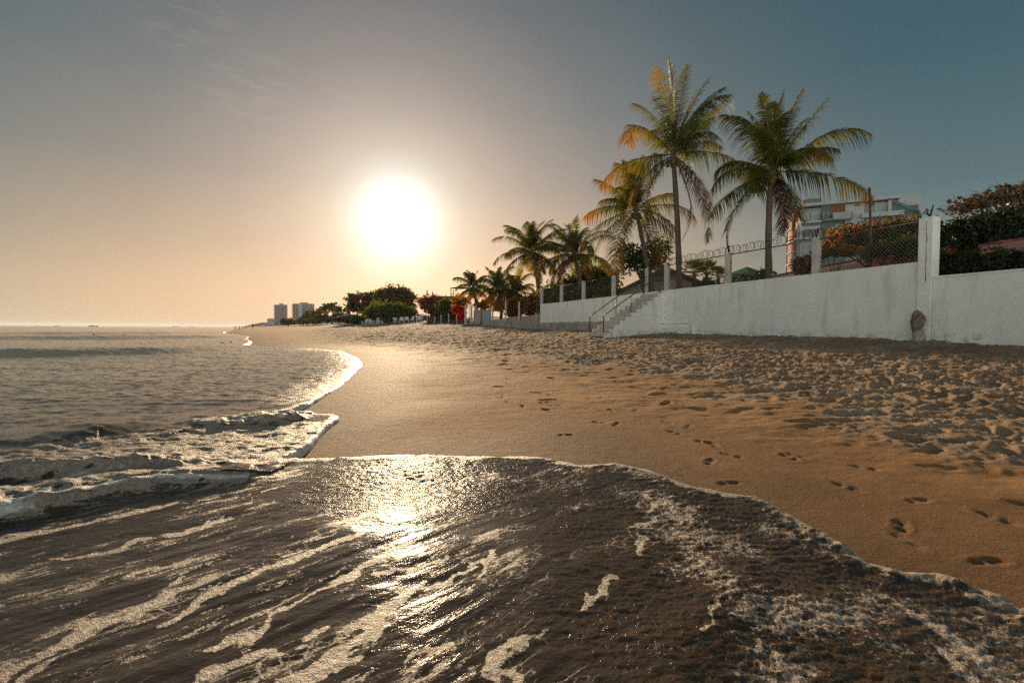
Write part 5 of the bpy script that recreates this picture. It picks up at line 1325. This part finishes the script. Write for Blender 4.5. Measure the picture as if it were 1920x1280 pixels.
# flat shelter on thin posts
sh = P(862, 540, 74); s_o = empty('roof_shelter', (sh.x, 74, gz(sh.x, 74)), 'flat thin-roofed open shelter beside the small palm crown', 'shelter')
x0, x1 = P(843, 540, 74).x, P(882, 540, 74).x; z_ = P(862, 540, 74).z
mb = WMB(); mb.add([Vector((x0, 74, z_)), Vector((x1, 74, z_ + .05)), Vector((x1, 77, z_ + .2)), Vector((x0, 77, z_ + .15)), Vector(((x0 + x1) / 2, 75.5, z_ + .42)), Vector(((x0 + x1) / 2, 75.5, z_ - .05))], [(0, 1, 4), (1, 2, 4), (2, 3, 4), (3, 0, 4), (1, 0, 5), (2, 1, 5), (3, 2, 5), (0, 3, 5)]); mb.build('roof', m_wood, s_o)
for xx in (x0 + .2, x1 - .2):
    for yy in (74.1, 76.9): WMB().tube([(xx, yy, gz(xx, yy)), (xx, yy, z_ + .03)], .06, 6).build('post', m_wood, s_o)
WMB().box(x0 + .2, x1 - .2, 74.3, 76.8, P(862, 556, 74).z - .3, P(862, 556, 74).z).build('deck', m_wood, s_o)
mb = WMB(); zz = P(862, 551, 74).z
mb.tube([(x0 + .2, 74.1, zz), (x1 - .2, 74.1, zz)], .05, 5); mb.build('railing', m_white, s_o)

# ------------------------------------------------------------------ beach furniture, boats and people, far off
def shelter(px, py, Y, w, label):
    c_ = P(px, py, Y); zg = gz(c_.x, Y); o = empty('thatched_shelter', (c_.x, Y, zg), label, 'shelter', 'thatched shelters on the far beach')
    zt_ = max(c_.z, zg + 2.6)
    mb = MB(); mb.ring([(w, zt_ - zg - .9), (w * .98, zt_ - zg - .75), (w * .5, zt_ - zg - .2), (.12, zt_ - zg)], 12); mb.build('roof', m_thatch, o, smooth=False)
    for k in range(4):
        a = k * math.pi / 2 + .4; MB().tube([(w * .75 * math.cos(a), w * .75 * math.sin(a), 0), (w * .75 * math.cos(a), w * .75 * math.sin(a), zt_ - zg - .7)], .07, 5).build('post', m_wood, o)
sh_l = ['leftmost thatched shelter, near the foot of the far towers', 'thatched shelter below the small far palms', 'thatched shelter between the far palms and the small green tree', 'thatched shelter left of the smaller green beach tree', 'thatched shelter right behind the grey block on the sand', 'thatched shelter closest to the spreading beach tree']
for (px, py, Y, w), lb in zip([(575, 605, 200, 3), (600, 604, 180, 3), (622, 603, 165, 3), (648, 602, 150, 3), (633, 604, 158, 2.6), (662, 603, 142, 3)], sh_l): shelter(px, py, Y, w, lb)

def chair_parts(o, m):
    for sx in (-.27, .27):
        MB().tube([(sx, -.28, 0), (sx, -.25, .60)], .03, 5).build('leg', m, o); MB().tube([(sx, .30, 0), (sx, .22, .60)], .03, 5).build('leg', m, o)
        MB().frame_box((sx - .04, -.32, .60), (.08, 0, 0), (0, .62, .0), (0, 0, .03)).build('armrest', m, o)
    MB().frame_box((-.26, -.28, .36), (.52, 0, 0), (0, .52, -.04), (0, 0, .035)).build('seat', m, o)
    MB().frame_box((-.26, .22, .36), (.52, 0, 0), (0, .03, 0), (0, .22, .56)).build('backrest', m, o)
def chair(px, Y, rz, label, src=None):
    b_ = base_at(px, Y)
    if src is None:
        o = empty('beach_chair', b_, label, 'chair', 'white beach chairs under the trees', rz); chair_parts(o, m_white)
    else:
        o = src.copy(); COL.objects.link(o); o.location = b_; o.rotation_euler = (0, 0, rz); o['label'] = label
        for ch in src.children:
            c_ = ch.copy(); COL.objects.link(c_); c_.parent = o
    o.scale = (1.25,) * 3
    return o
cps = [682, 690, 697, 704, 712, 742, 753, 762, 771, 778, 785, 792]
ch_l = ['leftmost white beach chair, under the smaller green tree', 'white beach chair just right of the smaller green tree', 'white beach chair midway between the two green trees', 'white beach chair left of the multi-stemmed tree, turned sideways', 'white beach chair touching the left stems of the spreading tree', 'white beach chair just right of the stems of the spreading tree',
        'white beach chair beside the folded red parasol', 'white beach chair right of the folded red parasol', 'white beach chair under the right half of the spreading tree', 'white beach chair under the right edge of the spreading tree', 'white beach chair left of the first fence post', 'rightmost white beach chair, against the dark mesh fence']
c0_ = None
for i, (px, lb) in enumerate(zip(cps, ch_l)):
    o = chair(px, 92 - (px - 690) * .03 + 1.6 * (i % 2), random.uniform(-1.2, 1.2), lb, c0_); c0_ = c0_ or o
b_ = base_at(750, 99); par = empty('folded_parasol', b_, 'folded red parasol standing among the white beach chairs', 'parasol')
MB().tube([(0, 0, 0), (0, 0, 2.3)], .04, 6).build('pole', m_white, par); MB().ring([(.12, .8), (.26, .95), (.20, 1.6), (.05, 2.25)], 10).build('canopy', simple_mat('red_canvas', (.45, .03, .03), .8), par, smooth=True)
b_ = base_at(638, 88); zt_ = P(638, 613, 88).z
kb = empty('concrete_block', (b_[0], 88, P(638, 620, 88).z), 'low dark block lying on the sand before the shelters', 'block')
MB().box(-.7, .7, -.4, .4, 0.0, .62).build('body', m_foot, kb, bevel=.06); MB().box(-.74, .74, -.44, .44, .62, .70).build('lid', m_step, kb, bevel=.02)

m_skin = simple_mat('tanned_skin', (.16, .085, .05), .6); m_cl = [simple_mat('dark_swimwear', (.03, .03, .05), .8), simple_mat('red_swimwear', (.25, .03, .03), .8)]
def person(px, pyf, label, water=0.0, seed=0, arm=0.2):
    rs = random.Random(seed)
    d = ray(px, pyf); 
    if water: q_ = sea_pt(px, pyf); x_, y_ = q_; z0 = -water
    else: x_, y_ = ground(px, pyf); z0 = gz(x_, y_)
    o = empty('person', (x_, y_, z0), label, 'person', 'people far along the waterline', rs.uniform(0, 6))
    J = {'pel': (0, 0, .93), 'bel': (0, 0, 1.10), 'che': (0, -.01, 1.33), 'nec': (0, 0, 1.50), 'hea': (0, .02, 1.60), 'top': (0, .01, 1.75)}
    vs = list(J.values()); rad = [.14, .125, .145, .055, .095, .075]; ed = [(0, 1), (1, 2), (2, 3), (3, 4), (4, 5)]
    for sg in (-1, 1):
        b = len(vs); vs += [(sg * .10, 0, .86), (sg * .11, .04 * sg + .02, .48), (sg * .11, .10 * sg, .07), (sg * .11, .10 * sg + .16, .03)]; rad += [.085, .058, .038, .03]; ed += [(0, b), (b, b + 1), (b + 1, b + 2), (b + 2, b + 3)]
        b = len(vs); vs += [(sg * .18, 0, 1.40), (sg * (.24 + arm), .02, 1.13), (sg * (.26 + arm), .12, .90), (sg * (.26 + arm), .16, .80)]; rad += [.055, .042, .032, .028]; ed += [(2, b), (b, b + 1), (b + 1, b + 2), (b + 2, b + 3)]
    me = bpy.data.meshes.new('body'); me.from_pydata(vs, ed, []); bo = bpy.data.objects.new('body', me); COL.objects.link(bo); bo.parent = o
    sk = bo.modifiers.new('skin', 'SKIN'); 
    for i, r_ in enumerate(rad): me.skin_vertices[0].data[i].radius = (r_, r_ * (.8 if i < 3 else 1))
    me.skin_vertices[0].data[0].use_root = True
    ss_ = bo.modifiers.new('sub', 'SUBSURF'); ss_.levels = 1; ss_.render_levels = 1
    me.materials.append(m_skin)
    MB().ring([(.10, .74), (.185, .80), (.175, .97), (.15, 1.02)], 10).build('shorts', m_cl[seed % 2], o, smooth=True)
    rock('hair', (0, -.02, 1.69), .092, .10, .085, m_cl[0], None, 1, nu=10, nv=7, rough=.04).parent = o
person(441, 617.5, 'person wading in the shallows, leftmost on the far waterline', .35, 1); person(448.5, 617, 'second person from the left wading on the far waterline', .3, 2)
person(461, 617, 'person at the water edge between the two waders and the beach walker', .15, 3)
person(474, 617.6, 'person standing on the wet sand farthest from the waders', 0, 4)

m_hull = simple_mat('dark_boat_hull', (.035, .033, .032), .6, .2, .5)
def boat(px, py, Y, L, label, cabin=True):
    c_ = P(px, py, Y); o = empty('boat', (c_.x, Y, 0), label, 'boat', 'boats on the horizon'); mb = MB(); vs = []; nn = 10
    for i in range(nn + 1):
        t = i / nn; x_ = (t - .5) * L; w = L * .13 * math.sin(math.pi * min(1, .12 + t * .86)) ** .6; sh_ = L * .055 + L * .05 * (2 * t - 1) ** 2
        vs += [(x_, -w, sh_), (x_, 0, -L * .03), (x_, w, sh_)]
    fs = [(i * 3, i * 3 + 1, i * 3 + 4, i * 3 + 3) for i in range(nn)] + [(i * 3 + 1, i * 3 + 2, i * 3 + 5, i * 3 + 4) for i in range(nn)] + [(i * 3 + 2, i * 3, i * 3 + 3, i * 3 + 5) for i in range(nn)] + [(0, 2, 1), (nn * 3, nn * 3 + 1, nn * 3 + 2)]
    mb.add(vs, fs).build('hull', m_hull, o)
    if cabin: MB().box(-L * .22, L * .05, -L * .07, L * .07, L * .055, L * .12).build('cabin', m_hull, o, bevel=.1); MB().tube([(-L * .02, 0, L * .1), (-L * .02, 0, L * .26)], L * .006, 5).build('mast', m_hull, o)
boat(175, 611.5, 900, 17, 'largest dark boat on the horizon, right of the two small boats'); boat(107, 611, 1000, 11, 'small dark boat on the horizon in the middle of three'); boat(70, 611, 1100, 8, 'smallest dark boat on the horizon, leftmost', False)
boat(330, 613, 1500, 20, 'faint dark boat on the horizon out past the three left boats', False); boat(358, 613.3, 1500, 16, 'faint low boat on the horizon nearest the headland', False)
def float_(px, py, label):
    x_, y_ = sea_pt(px, py); s = y_ / 120
    o = rock('float', (0, 0, .0), .30 * s, .2 * s, .17 * s, m_hull, None, int(px), nu=12, nv=8, rough=.12); o.location = (x_, y_, .12 * s); tag(o, label, 'float', 'dark floats on the water')
for px, py, lb in [(14, 625.5, 'leftmost dark float on the water, one of a close pair'), (21, 625.8, 'dark float on the water, right one of the close pair'), (122, 627, 'single dark float on the water below the two smallest boats'), (176, 627.5, 'single dark float on the water below the largest boat'), (233, 628.5, 'dark float on the water right of the largest boat'), (287, 629, 'dark float on the water halfway to the headland'), (351, 628.5, 'dark float on the water below the faint boats'),
                   (415, 642.5, 'dark float near the foaming shallows, left one'), (420, 643, 'dark float near the foaming shallows, middle one'), (433, 641.5, 'dark float near the foaming shallows, rightmost')]: float_(px, py, lb)

# headland
mb = MB(); vs = []; Yh = 1500; NX = 60; prof = [(436, 612.5), (446, 609.5), (458, 607), (470, 605.5), (480, 604.5), (492, 605), (505, 603), (520, 601), (545, 600), (600, 599), (700, 598), (900, 596), (1200, 594)]
xs = np.interp(np.arange(NX), [0, NX - 1], [434, 1200]); xs = np.concatenate([np.linspace(434, 560, 70), np.linspace(566, 1200, 40)])
hs_ = np.interp(xs, [a for a, _ in prof], [b for _, b in prof])
for j, f in enumerate((0, .25, .6, 1, .8, 0)):
    for i, px in enumerate(xs):
        c_ = P(px, hs_[i], Yh); hgt_ = max(c_.z - 0, .5) * f * (1 + (.22 * random.random() if 0 < f else 0))
        vs.append((c_.x + random.uniform(-1, 1), Yh + j * 22 + (0 if j else -5) + random.uniform(-4, 4), hgt_ if f else -1.0))
w = len(xs); fs = [(j * w + i, j * w + i + 1, (j + 1) * w + i + 1, (j + 1) * w + i) for j in range(5) for i in range(w - 1)]
hl = mb.add(vs, fs).build('hills', simple_mat('wooded_headland', (.045, .042, .026), .95, .4, .05, 1.0), None); tag(hl, 'low dark wooded headland where the far beach meets the sea', 'headland', kind='structure')
# ------------------------------------------------------------------ warm sea haze: one closed box of thin air round the whole scene
HAZE = 0.00011
m_haze, nt, out = mat('sea_haze'); n = N(nt)
vol = n('ShaderNodeVolumePrincipled', ins={'Color': (.66, .72, .80, 1), 'Density': HAZE, 'Anisotropy': .25})
n.link(vol.outputs[0], out.inputs['Volume'])
hz = MB().box(-9500, 9500, -40, 9500, -6.0, 46.0).build('haze', m_haze); tag(hz, 'thin warm sea haze over the whole beach', 'haze', kind='stuff')
SC.cycles.volume_bounces = 0
